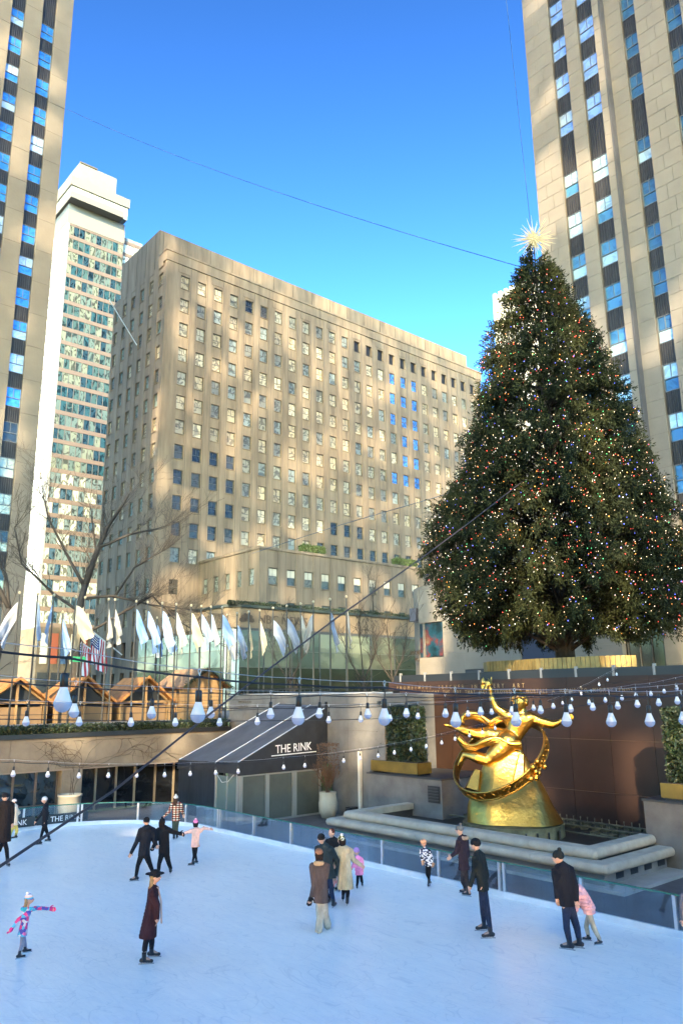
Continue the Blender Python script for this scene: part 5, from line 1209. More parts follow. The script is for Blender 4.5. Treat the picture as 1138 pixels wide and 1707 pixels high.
for k in range(70):
    z_ = 1 - 1.35 * (k + .5) / 70; a = k * 2.4; r_ = math.sqrt(max(0, 1 - z_ * z_)); d = Vector((r_ * math.cos(a), r_ * math.sin(a), z_))
    if d.y < -.55 and z_ < .35: continue
    hr.ball(G(869.5, 1174) + Vector((d.x * .28, d.y * .30 + .03, d.z * .33)), .075)
hr.bake('hair', .022, GOLD2, stt, smooth=1)
fl = Clay(); rr_ = random.Random(8)
for k in range(26):
    p = G(820 + rr_.uniform(-8, 8), 1147 + rr_.uniform(-7, 6), rr_.uniform(-.15, .15)); fl.limb([p, p + Vector((rr_.uniform(-.1, .1), 0, rr_.uniform(.08, .2)))], [.06, .02])
fl.bake('flame', .022, GOLD, stt, smooth=0)
def ribbonband(name, pts, w_, seeds=0):
    for q in range(3):
        mb = MB(); mb.smooth = True; P_ = []
        for i, (x_, y_, d_) in enumerate(pts): P_.append(G(x_, y_ + (q - 1) * w_ * 3.4 * (1 - .25 * abs(i / (len(pts) - 1) - .5)), d_ + .05 * q))
        S_p = []
        for i in range(len(P_) - 1):
            p0 = P_[max(i - 1, 0)]; p1, p2 = P_[i], P_[i + 1]; p3 = P_[min(i + 2, len(P_) - 1)]
            for k in range(5):
                t = k / 5; S_p.append(.5 * ((2 * p1) + (p2 - p0) * t + (2 * p0 - 5 * p1 + 4 * p2 - p3) * t * t + (3 * p1 - p0 - 3 * p2 + p3) * t ** 3))
        S_p.append(P_[-1]); mb.tube(S_p, [w_ * .11 * (.85 + .3 * math.sin(i * .5 + q)) for i in range(len(S_p))], 8); mb.build(name, GOLD, stt, local=True)
ribbonband('drapery_fold', [(869, 1246, -.45), (852, 1246, -.5), (833, 1237, -.5), (815, 1241, -.45), (797, 1249, -.4), (781, 1247, -.3), (770, 1236, -.25)], .95)
ribbonband('drapery_fold', [(852, 1212, .0), (843, 1203, .05), (832, 1205, .1), (822, 1212, .15), (813, 1205, .1), (800, 1197, .1), (783, 1199, .05), (777, 1206, 0)], .95)
# ring: a tilted open band with raised leafy relief
rc_ = G(835, 1268); RR = 78 * SS; ax1 = Vector((math.cos(R(27)), 0, math.sin(R(27)))); ax2 = Vector((-.18, .86, .48)).normalized(); nrm = ax1.cross(ax2).normalized()
if nrm.z < 0: nrm = -nrm
N = 96; vs = []; hwid = .17
for k in range(N):
    a = 2 * math.pi * k / N; d = ax1 * math.cos(a) + ax2 * math.sin(a)
    for (ro, h_) in ((0, -hwid), (.05, -hwid), (.05, hwid), (0, hwid)): vs.append(rc_ + d * (RR + ro) + nrm * h_)
fs = [(k * 4 + j, k * 4 + (j + 1) % 4, ((k + 1) % N) * 4 + (j + 1) % 4, ((k + 1) % N) * 4 + j) for k in range(N) for j in range(4)]
mb = MB(); mb.smooth = False; mb.add(vs, fs); mb.build('ring', GOLD2, stt, local=True)
for h_ in (-hwid, hwid):
    mb = MB(); mb.smooth = True; mb.tube([rc_ + (ax1 * math.cos(2 * math.pi * k / N) + ax2 * math.sin(2 * math.pi * k / N)) * (RR + .03) + nrm * h_ for k in range(N + 1)], .04, 6); mb.build('ring_rim', GOLD, stt, local=True)
rl_ = Clay(); rr_ = random.Random(5)
for k in range(150):
    a = rr_.uniform(0, 2 * math.pi); d = ax1 * math.cos(a) + ax2 * math.sin(a); tg = (-ax1 * math.sin(a) + ax2 * math.cos(a)); p = rc_ + d * (RR + .06) + nrm * rr_.uniform(-.14, .14)
    rl_.limb([p, p + tg * rr_.uniform(-.14, .14) + nrm * rr_.uniform(-.10, .10)], [.032, .014])
for k in range(10):
    a = -1.0 + rr_.uniform(-.22, .22); d = ax1 * math.cos(a) + ax2 * math.sin(a); rl_.ball(rc_ + d * (RR + .10) + nrm * rr_.uniform(-.22, .22), rr_.uniform(.07, .13))
tag(rl_.bake('ring_relief', .022, GOLD2, stt, smooth=1), kind='stuff')

# ------------------------------------------------------------------ string light bulbs and cables
ROWS = {
'A': [(0.825, 2.885, 5.412), (1.16, 2.961, 5.394), (1.864, 3.165, 5.33), (2.512, 3.264, 5.297), (3.042, 3.178, 5.28), (3.72, 3.257, 5.245), (4.205, 3.17, 5.235), (4.502, 2.993, 5.228), (4.833, 2.87, 5.218), (5.181, 2.785, 5.209), (5.521, 2.714, 5.213)],
'B': [(1.525, 4.953, 5.35), (2.114, 5.19, 5.319), (2.804, 5.431, 5.289), (3.456, 5.665, 5.273), (4.003, 5.59, 5.251), (4.598, 5.66, 5.242), (5.015, 5.461, 5.229), (5.607, 5.544, 5.223), (6.057, 5.436, 5.211), (6.558, 5.393, 5.218), (6.936, 5.274, 5.217), (7.374, 5.222, 5.219), (7.85, 5.155, 5.225), (8.201, 5.09, 5.236), (8.505, 4.95, 5.246), (8.766, 4.847, 5.261), (9.049, 4.728, 5.274), (9.214, 4.58, 5.292)],
'C': [(2.205, 7.293, 5.22), (2.665, 7.666, 5.193), (3.206, 7.726, 5.173), (3.727, 7.661, 5.153), (4.267, 7.714, 5.136), (4.86, 7.773, 5.117), (5.399, 7.804, 5.111), (6.583, 7.912, 5.093), (7.137, 7.912, 5.088), (7.704, 7.934, 5.086), (8.189, 7.872, 5.101), (9.062, 7.692, 5.115), (9.57, 7.659, 5.132), (10.178, 7.332, 5.179), (10.996, 7.539, 5.191), (11.938, 7.471, 5.237), (12.324, 7.396, 5.271), (12.728, 7.314, 5.301), (13.108, 7.258, 5.342), (13.733, 7.309, 5.365), (14.139, 7.26, 5.409), (14.546, 7.215, 5.464)],
'D': [(16.897, 11.309, 5.152), (17.436, 11.393, 5.232), (18.413, 11.735, 5.366), (19.649, 11.938, 5.61), (20.302, 12.057, 5.739), (21.553, 12.484, 5.917)],
'E': [(3.412, 11.335, 4.441), (3.965, 11.754, 4.368), (4.626, 12.199, 4.285), (5.342, 12.745, 4.181), (5.958, 12.99, 4.125), (6.615, 13.272, 4.065), (7.1, 13.155, 4.044), (7.564, 13.059, 4.038), (8.046, 12.961, 4.027), (8.498, 12.896, 4.021), (9.619, 12.97, 4.02), (10.11, 12.916, 4.026), (11.087, 12.846, 4.064), (11.341, 12.612, 4.109), (11.839, 12.588, 4.136), (12.092, 12.351, 4.195), (12.589, 12.339, 4.238), (12.831, 12.111, 4.298), (13.331, 12.111, 4.35), (13.815, 12.14, 4.409), (14.338, 12.156, 4.463), (14.856, 12.198, 4.513), (15.392, 12.237, 4.59)]}
BW = mat('bulb_white_housing', (.80, .80, .78), .35); BD = mat('bulb_diffuser', (.38, .43, .58), .2, spec=.6); BS = mat('bulb_socket', (.01, .01, .011), .4)
def bm_(prof, m, name, n=20):
    b_ = MB(); b_.smooth = True; b_.lathe(prof, n=n); return b_.mesh(name, m)
bh = bm_([(.013, .052), (.016, .04), (.023, .02), (.030, .0), (.0335, -.008)], BW, 'housing'); bd = bm_([(.0335, -.008), (.034, -.014), (.031, -.026), (.022, -.038), (.010, -.044), (.001, -.0455)], BD, 'diffuser'); bso = bm_([(.010, .10), (.015, .095), (.016, .05), (.012, .045)], BS, 'socket')
bca = MB().tube([(0, 0, .095), (.004, .0, .13), (0, 0, .158)], .0035, 6).tube([(-.02, 0, .158), (.02, 0, .158)], .006, 6).mesh('drop_cable', BS)
bhk = MB(); bhk.tube([(0, 0, .158), (.003, .0, .178), (.009, 0, .188), (.0, 0, .198), (-.009, 0, .188), (-.004, 0, .170)], .002, 5); bhk = bhk.mesh('hook', STEEL)
DESC = {'A': 'large near bulb', 'B': 'mid sized bulb of the second string', 'C': 'small bulb of the third string', 'D': 'tiny bulb of the farthest climbing string', 'E': 'small bulb of the low string over the ice'}
WHERE = {'A': ['beyond the left edge', 'before the second market hut', 'before the plank hut', 'over the tent roof', 'over the left clipped hedge', 'left of the statue foot', 'over the statue shoulder', 'beside the statue hand', 'on the red wall right of the statue', 'left of the right hedge', 'at the right edge'],}
def where(r_, i, n_): 
    if r_ == 'A': return WHERE['A'][i]
    od = ['first', 'second', 'third', 'fourth', 'fifth', 'sixth', 'seventh', 'eighth', 'ninth', 'tenth', 'eleventh', 'twelfth']
    return (od[i] + ' from the left') if i < n_ / 2 else (od[n_ - 1 - i] + ' from the right')
for r_, L_ in ROWS.items():
    top = []
    for i, p in enumerate(L_):
        t = thing('light_bulb', p, '%s, %s' % (DESC[r_], where(r_, i, len(L_))), 'light bulb', 'string light bulbs over the rink', rz=random.uniform(-.5, .5))
        t.rotation_euler.x = random.uniform(-.05, .05)
        for nm, me in (('housing', bh), ('diffuser', bd), ('socket', bso), ('drop_cable', bca), ('hook', bhk)): place(nm, me, (0, 0, 0), t, world=False)
        top.append(Vector(p) + Vector((0, 0, .158)))
    a = top[0] + (top[0] - top[1]) * 1.5; z_ = top[-1] + (top[-1] - top[-2]) * (4 if r_ != 'D' else 1.5); pts = []
    al = [a] + top + [z_]
    for u, v in zip(al, al[1:]):
        for k in range(4): q = u.lerp(v, k / 4); q.z -= .012 * math.sin(math.pi * k / 4) * (v - u).length; pts.append(q)
    pts.append(z_)
    MB().tube(pts, .0045 if r_ in 'AB' else .0055, 5).build('festoon_cable', BS, label='black festoon cable carrying the %s string of bulbs' % {'A': 'nearest', 'B': 'second', 'C': 'third', 'D': 'farthest climbing', 'E': 'low over-ice'}[r_], cat='cable')
    MB().tube([p + Vector((.01, .01, .034)) for p in pts], .0016, 4).build('support_wire', STEEL, label='thin steel support wire above the %s string of bulbs' % {'A': 'nearest', 'B': 'second', 'C': 'third', 'D': 'farthest climbing', 'E': 'low over-ice'}[r_], cat='wire')
for (a, b_, lab) in (((-2, 9.5, 5.45), (22, 9.0, 5.6), 'between the third string and the wall'), ((-4, 16, 5.35), (26, 13, 5.9), 'in front of the right hedge top'), ((-2, 22, 5.7), (24, 18, 5.85), 'in front of the flagpole feet'), ((-1, 28, 6.7), (26, 21, 5.8), 'higher up across the flags')):
    a, b_ = Vector(a), Vector(b_); MB().tube([a.lerp(b_, k / 10) - Vector((0, 0, .5 * math.sin(math.pi * k / 10))) for k in range(11)], .0055, 4).build('support_wire', BS, label='plain dark wire spanning the rink ' + lab, cat='wire')
MB().tube([(.6, 2.72, 4.72), (1.14, 3.43, 4.75), (2.0, 4.27, 4.9), (3.25, 5.39, 5.25), (4.39, 6.34, 5.58), (7.16, 8.42, 6.47), (13.0, 12.25, 8.47), (20.73, 16.89, 11.35), (30.9, 21.67, 15.76)], [.0065, .0065, .007, .008, .009, .011, .015, .019, .025], 8).build('anchor_cable', mat('anchor_rope', (.035, .025, .035), .6, bump=.6, bscale=300, var=.2, scale=100), label='thick dark cable rising diagonally from the lower left to the fir', cat='cable')
# ------------------------------------------------------------------ skaters (local frame: x screen right, y away from the viewer, z up)
SKIN = mat('skin', (.55, .32, .22), .55); BOOT = mat('skate_boot', (.012, .013, .018), .35); BLADE = mat('skate_blade', (.5, .52, .55), .25, metal=.9)
def fabric(name, c, c2=None, scale=6, var=.35, rough=.85, bump=.9): return mat(name, c, rough, var=var, scale=scale, c2=c2, coord='obj', bump=bump, bscale=scale * 1.6, spec=.2, stretch=(1, 1, .45))
def patches(name, cols, scale):
    m = mat(name, cols[0], .8, spec=.2); n = m.node_tree; b = n.nodes['Principled BSDF']; tc = n.nodes.new('ShaderNodeTexCoord'); v = n.nodes.new('ShaderNodeTexVoronoi'); v.inputs['Scale'].default_value = scale
    n.links.new(tc.outputs['Object'], v.inputs[0]); sp = n.nodes.new('ShaderNodeSeparateColor'); n.links.new(v.outputs['Color'], sp.inputs[0]); rp = n.nodes.new('ShaderNodeValToRGB'); rp.color_ramp.interpolation = 'CONSTANT'
    cr = rp.color_ramp
    for i, c in enumerate(cols):
        e_ = cr.elements[i] if i < 2 else cr.elements.new(i / len(cols))
        e_.position = i / len(cols); e_.color = (*c, 1)
    n.links.new(sp.outputs[0], rp.inputs[0]); n.links.new(rp.outputs[0], b.inputs['Base Color']); return m
def bands(name, cols, scale, axis=2, rough=.8):
    m = mat(name, cols[0], rough, spec=.2); n = m.node_tree; b = n.nodes['Principled BSDF']; tc = n.nodes.new('ShaderNodeTexCoord'); sx_ = n.nodes.new('ShaderNodeSeparateXYZ'); n.links.new(tc.outputs['Object'], sx_.inputs[0])
    ma = n.nodes.new('ShaderNodeMath'); ma.operation = 'MULTIPLY'; ma.inputs[1].default_value = scale; n.links.new(sx_.outputs[axis], ma.inputs[0]); fr_ = n.nodes.new('ShaderNodeMath'); fr_.operation = 'FRACT'; n.links.new(ma.outputs[0], fr_.inputs[0])
    rp = n.nodes.new('ShaderNodeValToRGB'); rp.color_ramp.interpolation = 'CONSTANT'; cr = rp.color_ramp
    for i, c in enumerate(cols):
        e_ = cr.elements[i] if i < 2 else cr.elements.new(i / len(cols)); e_.position = i / len(cols); e_.color = (*c, 1)
    n.links.new(fr_.outputs[0], rp.inputs[0]); n.links.new(rp.outputs[0], b.inputs['Base Color']); return m
def plaid(name):
    m = bands(name, [(.62, .55, .42), (.30, .07, .04), (.62, .55, .42), (.08, .05, .04)], 6.2, 2); n = m.node_tree; b = n.nodes['Principled BSDF']; src = b.inputs['Base Color'].links[0].from_socket
    tc = [x for x in n.nodes if x.type == 'TEX_COORD'][0]; sx_ = [x for x in n.nodes if x.type == 'SEPXYZ'][0]; ma = n.nodes.new('ShaderNodeMath'); ma.operation = 'MULTIPLY'; ma.inputs[1].default_value = 8; n.links.new(sx_.outputs[0], ma.inputs[0]); fr_ = n.nodes.new('ShaderNodeMath'); fr_.operation = 'FRACT'; n.links.new(ma.outputs[0], fr_.inputs[0])
    gt_ = n.nodes.new('ShaderNodeMath'); gt_.operation = 'GREATER_THAN'; gt_.inputs[1].default_value = .55; n.links.new(fr_.outputs[0], gt_.inputs[0]); mx = n.nodes.new('ShaderNodeMix'); mx.data_type = 'RGBA'; mx.blend_type = 'MULTIPLY'; n.links.new(gt_.outputs[0], mx.inputs[0]); n.links.new(src, mx.inputs[6]); mx.inputs[7].default_value = (.55, .22, .14, 1); n.links.new(mx.outputs[2], b.inputs['Base Color']); return m

def person(label, pos, fpx, P_, phi=0, head_phi=None, jacket=None, hem=None, flare=1.0, pants=None, pw=1.0, hat=None, hatc=None, hair=None, hairc=None, gloves=None, child=False, bulk=1.0, scarf=None, H_=1.7, extra=None, boots=BOOT, white_boot=False, hood=None, puffy=False, group=None):
    """P_: joints in photo pixels as (x, y, depth in metres): head, neck, pelvis, elbows, hands, knees, feet"""
    v = Vector((pos[0], pos[1], -EYE)); dep = v.dot(Fw); s = dep / 1286.56; hd = math.hypot(pos[0], pos[1]); kd = EYE / hd
    head_h = math.degrees(math.atan2(pos[1], pos[0]))
    t = thing('person', (pos[0], pos[1], .02), label, 'person', group, rz=R(head_h - 90))
    def J(p): 
        x_, y_ = p[0], p[1]; d_ = p[2] if len(p) > 2 else 0
        return Vector(((x_ - fpx[0]) * s, d_, max(0.02, (fpx[1] - y_) * s * 1.035 - d_ * kd)))
    k = H_ / 1.7; f = Vector((math.sin(R(phi)), math.cos(R(phi)), 0)); r = Vector((f.y, -f.x, 0))
    hp_ = phi if head_phi is None else head_phi; hf = Vector((math.sin(R(hp_)), math.cos(R(hp_)), 0)); hr_ = Vector((hf.y, -hf.x, 0))
    hd_, nk, pv = J(P_['head']), J(P_['neck']), J(P_['pelvis'])
    hr0 = (.105 if not child else .098) * (k if not child else max(.9, k * 1.2))
    rot = math.atan2(f.y, f.x) - math.pi / 2; rh = math.atan2(hf.y, hf.x) - math.pi / 2
    sw = .185 * k; hw = .095 * k
    shR, shL = nk + r * sw - Vector((0, 0, .05 * k)), nk - r * sw - Vector((0, 0, .05 * k)); hiR, hiL = pv + r * hw, pv - r * hw
    arms = []
    for side, sh_ in (('R', shR), ('L', shL)):
        e_, h_ = P_.get('e' + side), P_.get('h' + side)
        if e_ is None: e_ = sh_ + Vector((0, 0, -.27 * k)) + (r if side == 'R' else -r) * .05; h_ = e_ + Vector((0, 0, -.24 * k)) + f * .05
        else: e_, h_ = J(e_), J(h_)
        arms.append((side, sh_, e_, h_))
    legs = []
    for side, hi_ in (('R', hiR), ('L', hiL)):
        kn, ft = J(P_['k' + side]), P_['f' + side]
        dd = (fpx[1] - ft[1]) * s / kd if len(ft) < 3 else ft[2]
        lift = 0 if len(ft) < 4 else ft[3]
        an = Vector(((ft[0] - fpx[0]) * s, dd, .13 * k + lift)); kn.y = (hi_.y + dd) / 2; 
        kn.z = (fpx[1] - P_['k' + side][1]) * s * 1.035 - kn.y * kd
        fd = P_.get('d' + side, phi); legs.append((side, hi_, kn, an, Vector((math.sin(R(fd)), math.cos(R(fd)), 0))))
    # body: one skin
    c = Clay(); m_ = (nk + pv) / 2
    c.limb([nk - Vector((0, 0, .06 * k)), m_, pv], [.14 * k, .115 * k, .125 * k], .68, rot); c.limb([nk, hd_ - Vector((0, 0, .03))], [.055 * k, .05 * k])
    c.ball(hd_, (hr0 * .80, hr0 * .95, hr0 * 1.15), rh); c.ball(hd_ + hf * hr0 * .35 - Vector((0, 0, hr0 * .5)), (hr0 * .5, hr0 * .5, hr0 * .5), rh)
    c.limb([hd_ + hf * hr0 * .85 + Vector((0, 0, hr0 * .15)), hd_ + hf * hr0 * 1.12 - Vector((0, 0, hr0 * .12))], [.012, .019])
    c.ball(hd_ + hf * hr0 * .90 - Vector((0, 0, hr0 * .48)), .017); 
    for sg in (-1, 1): c.ball(hd_ + hr_ * sg * hr0 * .82 - Vector((0, 0, .01)), (.018, .03, .036), rh)
    for side, sh_, e_, h_ in arms:
        c.limb([sh_, e_, h_], [.05 * k, .038 * k, .026 * k]); d = (h_ - e_).normalized(); up_ = r if abs(d.z) > .6 else Vector((0, 0, 1)); hand(c, h_ - d * .03 * k, d, up_, .62 * k, .5)
    for side, hi_, kn, an, fd in legs: c.limb([hi_, kn, an], [.07 * k, .052 * k, .038 * k]); c.limb([an, an + fd * .12 * k - Vector((0, 0, .06))], [.04 * k, .035 * k])
    c.bake('body', .013, SKIN, t, 1)
    EYEM = mat('eye_dark', (.01, .01, .012), .2)
    for sg in (-1, 1): MB().lathe([(.001, -.008), (.009, 0), (.001, .008)], tuple(hd_ + hf * hr0 * .93 + hr_ * sg * hr0 * .33 + Vector((0, 0, hr0 * .12))), 8).build('eye', EYEM, t, local=True)
    # jacket
    b = bulk * 1.08
    if jacket:
        j = Clay(); hz_ = J(hem) if hem else pv - Vector((0, 0, .1 * k)); up0 = nk - Vector((0, 0, .045 * k))
        j.limb([up0, m_, pv], [.165 * k * b, .16 * k * b, .165 * k * b * (1 + (flare - 1) * .4)], .70, rot, .3)
        cut = hz_.z
        if hz_.z < pv.z - .02: j.limb([pv, hz_ - Vector((0, 0, .06))], [.165 * k * b * (1 + (flare - 1) * .4), .175 * k * b * flare], .72, rot, .25)
        j.limb([shR, shL], [.085 * k * b, .085 * k * b]); j.limb([nk - Vector((0, 0, .02)), nk + Vector((0, 0, .035))], [.085 * k, .075 * k])
        for side, sh_, e_, h_ in arms: d = (h_ - e_).normalized(); j.limb([sh_, e_, h_ - d * .015], [.085 * k * b, .066 * k * b, .052 * k * b])
        if puffy:
            for q in range(5): pq = nk.lerp(pv, .12 + q * .2); j.ball(pq, (.19 * k * b, .14 * k * b, .05 * k), rot)
        if hood: j.ball(nk - f * .09 * k + Vector((0, 0, .03)), (.12 * k, .09 * k, .09 * k), rot)
        co = j.bake('coat', .014, jacket, t, 2)
        if cut is not None:
            bm = bmesh.new(); bm.from_mesh(co.data); g_ = bmesh.ops.bisect_plane(bm, geom=bm.verts[:] + bm.edges[:] + bm.faces[:], plane_co=(0, 0, cut), plane_no=(0, 0, 1), clear_inner=False)
            low = [f_ for f_ in bm.faces if f_.calc_center_median().z < cut and math.hypot(f_.calc_center_median().x - hz_.x, f_.calc_center_median().y - hz_.y) < .24 * k * b * flare]
            bmesh.ops.delete(bm, geom=low, context='FACES'); ed = [e_ for e_ in bm.edges if e_.is_boundary]
            if ed: bmesh.ops.holes_fill(bm, edges=ed, sides=0)
            bm.to_mesh(co.data); bm.free()
        if hood and hood is not True:
            q = Clay(); q.ball(nk - f * .08 * k + Vector((0, 0, .035)), (.135 * k, .115 * k, .075 * k), rot); q.ball(nk + f * .04 + Vector((0, 0, .02)), (.11 * k, .09 * k, .055 * k), rot); q.bake('hood', .014, hood, t, 2)
    if pants:
        q = Clay()
        for side, hi_, kn, an, fd in legs: q.limb([pv.lerp(hi_, .65) - Vector((0, 0, .06 * k)), kn, an + Vector((0, 0, .02 if pw < 1.4 else -.05))], [(.088 if hem else .105) * k * min(pw, 1.15), .070 * k * pw, .055 * k * (pw if pw < 1.4 else pw * 1.35)])
        q.ball(pv - Vector((0, 0, .0)), (.135 * k, .095 * k, .10 * k), rot); q.bake('trousers', .014, pants, t, 2)
    # skates
    for side, hi_, kn, an, fd in legs:
        q = Clay(); fl = Vector((an.x, an.y, an.z - .055 * k)); sh_d = (kn - an).normalized()
        q.limb([fl - fd * .05 * k, fl + fd * .16 * k - Vector((0, 0, .02 * k))], [.05 * k, .040 * k]); q.limb([fl, an + sh_d * .13 * k], [.055 * k, .056 * k]); o_ = q.bake('skate_boot', .012, boots, t, 1)
        zz = an.z - .13 * k; a = Vector((an.x, an.y, 0)); mb = MB(); wv = Vector((-fd.y, fd.x, 0)) * .006
        def bl(u0, u1, za, zb): mb.slab([a + fd * u0 * k - wv + Vector((0, 0, za)), a + fd * u1 * k - wv + Vector((0, 0, za)), a + fd * u1 * k - wv + Vector((0, 0, zb)), a + fd * u0 * k - wv + Vector((0, 0, zb))], wv * 2)
        bl(-.10, .21, zz, zz + .018); bl(-.07, -.03, zz + .018, zz + .06 * k); bl(.10, .15, zz + .018, zz + .06 * k); mb.build('blade', BLADE, o_, local=True)
        if white_boot: MB().lathe([(.062 * k, 0), (.064 * k, .015), (.06 * k, .03)], tuple(an + sh_d * .15 * k), 12).build('sock_band', mat('sock_white', (.7, .7, .7), .8), o_, local=True)
    # hair, hat
    if hair:
        q = Clay(); q.ball(hd_ - hf * hr0 * .18 + Vector((0, 0, hr0 * .18)), (hr0 * .95, hr0 * .98, hr0 * 1.08), rh)
        if hair > .05:
            for u in np.linspace(0, 1, 6):
                for sg in (-.6, 0, .6): q.ball(hd_ - hf * hr0 * (.55 + .2 * u) + hr_ * sg * hr0 * (1 - .3 * u) - Vector((0, 0, hair * float(u))), (hr0 * .45, hr0 * .42, hr0 * .5), rh)
        q.bake('hair', .013, hairc, t, 1)
    if hat:
        q = Clay(); hc = hd_ + Vector((0, 0, hr0 * .42)) - hf * hr0 * .08
        q.ball(hc, (hr0 * .98, hr0 * 1.12, hr0 * .95), rh)
        for a in range(12): q.ball(hc + (hf * math.cos(a * .5236) * hr0 * .92 + hr_ * math.sin(a * .5236) * hr0 * .80) - Vector((0, 0, hr0 * .12)), hr0 * .22)
        if hat == 'brim':
            for a in range(20): 
                for rr in (1.15, 1.5, 1.8): q.ball(hc + (hf * math.cos(a * .31416) * hr0 * rr * .92 + hr_ * math.sin(a * .31416) * hr0 * rr * .82) + Vector((0, 0, hr0 * .03 + .012 * rr)), (.028, .028, .014))
            q.ball(hc + Vector((0, 0, hr0 * .55)), (hr0 * .8, hr0 * .9, hr0 * .5), rh)
        q.bake('hat', .012, hatc, t, 1)
        if hat == 'pom': q = Clay(); q.ball(hc + Vector((0, 0, hr0 * 1.02)) - hf * .03, hr0 * .42); q.bake('pompom', .012, extra or hatc, t, 0)
    if gloves:
        for side, sh_, e_, h_ in arms: q = Clay(); d = (h_ - e_).normalized(); up_ = r if abs(d.z) > .6 else Vector((0, 0, 1)); q.limb([h_ - d * .04 * k, h_ + d * .03 * k], [.038 * k, .042 * k]); hand(q, h_ - d * .03 * k, d, up_, .80 * k, .4); q.bake('glove', .010, gloves, t, 0)
    if scarf:
        q = Clay(); q.limb([nk + f * .10 + Vector((0, 0, .02)) + r * .04, nk + f * .17 - Vector((0, 0, .25)), nk + f * .19 - Vector((0, 0, .62 * k))], [.035, .045, .05], .5, rot); 
        for a in range(10): q.ball(nk + (f * math.cos(a * .628) + r * math.sin(a * .628)) * .085 + Vector((0, 0, .03)), .035)
        q.bake('scarf', .012, scarf, t, 1)
    return t
NAVYB = fabric('black_navy_cloth', (.010, .012, .018)); BLK = fabric('black_cloth', (.010, .010, .012)); JEAN = fabric('dark_denim', (.018, .030, .065)); CREAMC = fabric('cream_coat', (.50, .42, .27)); KHAKI = fabric('cream_trousers', (.52, .47, .36))
BLOND = fabric('blond_hair', (.38, .27, .14), (.20, .13, .06), 18); BRUN = fabric('dark_hair', (.02, .012, .009)); PINKJ = fabric('pink_coat', (.78, .42, .42)); PINK2 = fabric('bright_pink_coat', (.80, .28, .50))
person('woman in a dark brimmed hat, long dark plum coat and pale scarf, looking right', (8.42, 15.96), (253, 1611), dict(head=(258, 1478), neck=(256, 1497), pelvis=(253, 1538), eR=(263, 1522, -.15), hR=(264, 1542, -.14), eL=(252, 1520, .15), hL=(255, 1540, .15), kR=(246, 1582), fR=(245, 1607), kL=(257, 1575), fL=(257, 1597)),
       phi=95, jacket=fabric('plum_coat', (.032, .013, .018)), hem=(250, 1567), flare=1.45, pants=NAVYB, hat='brim', hatc=BLK, hair=.20, hairc=BLOND, scarf=fabric('pale_scarf', (.55, .40, .33)), H_=1.72, white_boot=True, bulk=1.05)
person('small girl in a striped bobble hat and pink blue patterned coat, arms out', (6.61, 18.19), (36, 1600), dict(head=(42, 1511), neck=(40, 1527), pelvis=(36, 1556), eR=(28, 1540, -.1), hR=(19, 1552, -.1), eL=(56, 1525, .05), hL=(76, 1528, .1), kR=(36, 1578), fR=(33, 1598), kL=(40, 1575), fL=(42, 1590)),
       phi=75, head_phi=95, jacket=patches('floral_coat', [(.65, .06, .22), (.62, .62, .68), (.08, .08, .35), (.72, .18, .38), (.1, .45, .62)], 14), hem=(35, 1564), flare=1.2, pants=fabric('grey_leggings', (.28, .30, .38)), hat='pom', hatc=bands('striped_hat', [(.75, .55, .45), (.75, .72, .7), (.15, .15, .5), (.1, .45, .6)], 9), extra=fabric('cream_wool', (.75, .70, .62)), hair=.16, hairc=BLOND, gloves=fabric('magenta_mitten', (.60, .04, .22)), H_=1.22, child=True, hood=fabric('turquoise_yoke', (.05, .50, .60)))
person('woman in a taupe belted coat, tan knit hat and wide cream trousers', (12.43, 15.29), (533, 1557), dict(head=(530.5, 1438), neck=(532, 1453), pelvis=(534, 1495), eR=(541, 1480, .05), hR=(542, 1500, .05), eL=(522, 1485, 0), hL=(517, 1503, .0), kR=(541, 1530), fR=(545, 1550), kL=(532, 1532), fL=(530, 1556)),
       phi=15, head_phi=-10, jacket=fabric('taupe_coat', (.085, .066, .062)), hem=(534, 1511), flare=1.1, pants=KHAKI, pw=1.45, hat='knit', hatc=fabric('tan_knit', (.26, .13, .075)), hair=.1, hairc=BRUN, gloves=BLK, hood=fabric('tan_fur_collar', (.50, .34, .18)), H_=1.68)
person('man in a dark green-grey coat and black beanie, seen from behind', (13.97, 16.65), (556, 1518), dict(head=(536, 1411), neck=(541, 1424), pelvis=(547, 1465), eR=(563, 1445, .1), hR=(560, 1466, .2), eL=(531, 1446, .1), hL=(532, 1465, .2), kR=(553, 1493), fR=(556, 1514), kL=(544, 1493), fL=(548, 1507)),
       phi=20, head_phi=0, jacket=fabric('green_grey_coat', (.020, .032, .036)), hem=(548, 1470), flare=1.15, pants=JEAN, hat='knit', hatc=BLK, H_=1.72, bulk=1.12)
person('bareheaded man in a black jacket bending toward the group by the boards', (15.26, 18.18), (556, 1486), dict(head=(553, 1399), neck=(556, 1410), pelvis=(560, 1446), eR=(548, 1428, -.1), hR=(547, 1440, -.2), eL=(566, 1428, 0), hL=(564, 1442, -.1), kR=(557, 1466), fR=(555, 1486), kL=(563, 1466), fL=(563, 1484)),
       phi=200, head_phi=215, jacket=BLK, hem=(560, 1452), pants=BLK, hair=.02, hairc=fabric('reddish_hair', (.10, .03, .02)), H_=1.68)
person('child in pale pink snow trousers mostly hidden behind the green coat', (15.22, 18.03), (560, 1488), dict(head=(562, 1440), neck=(562, 1449), pelvis=(560, 1466), kR=(557, 1478), fR=(553, 1487), kL=(564, 1478), fL=(566, 1487)),
       phi=180, jacket=fabric('white_pink_coat', (.75, .60, .60)), pants=fabric('coral_trousers', (.75, .30, .26)), hat='knit', hatc=PINK2, H_=1.0, child=True)
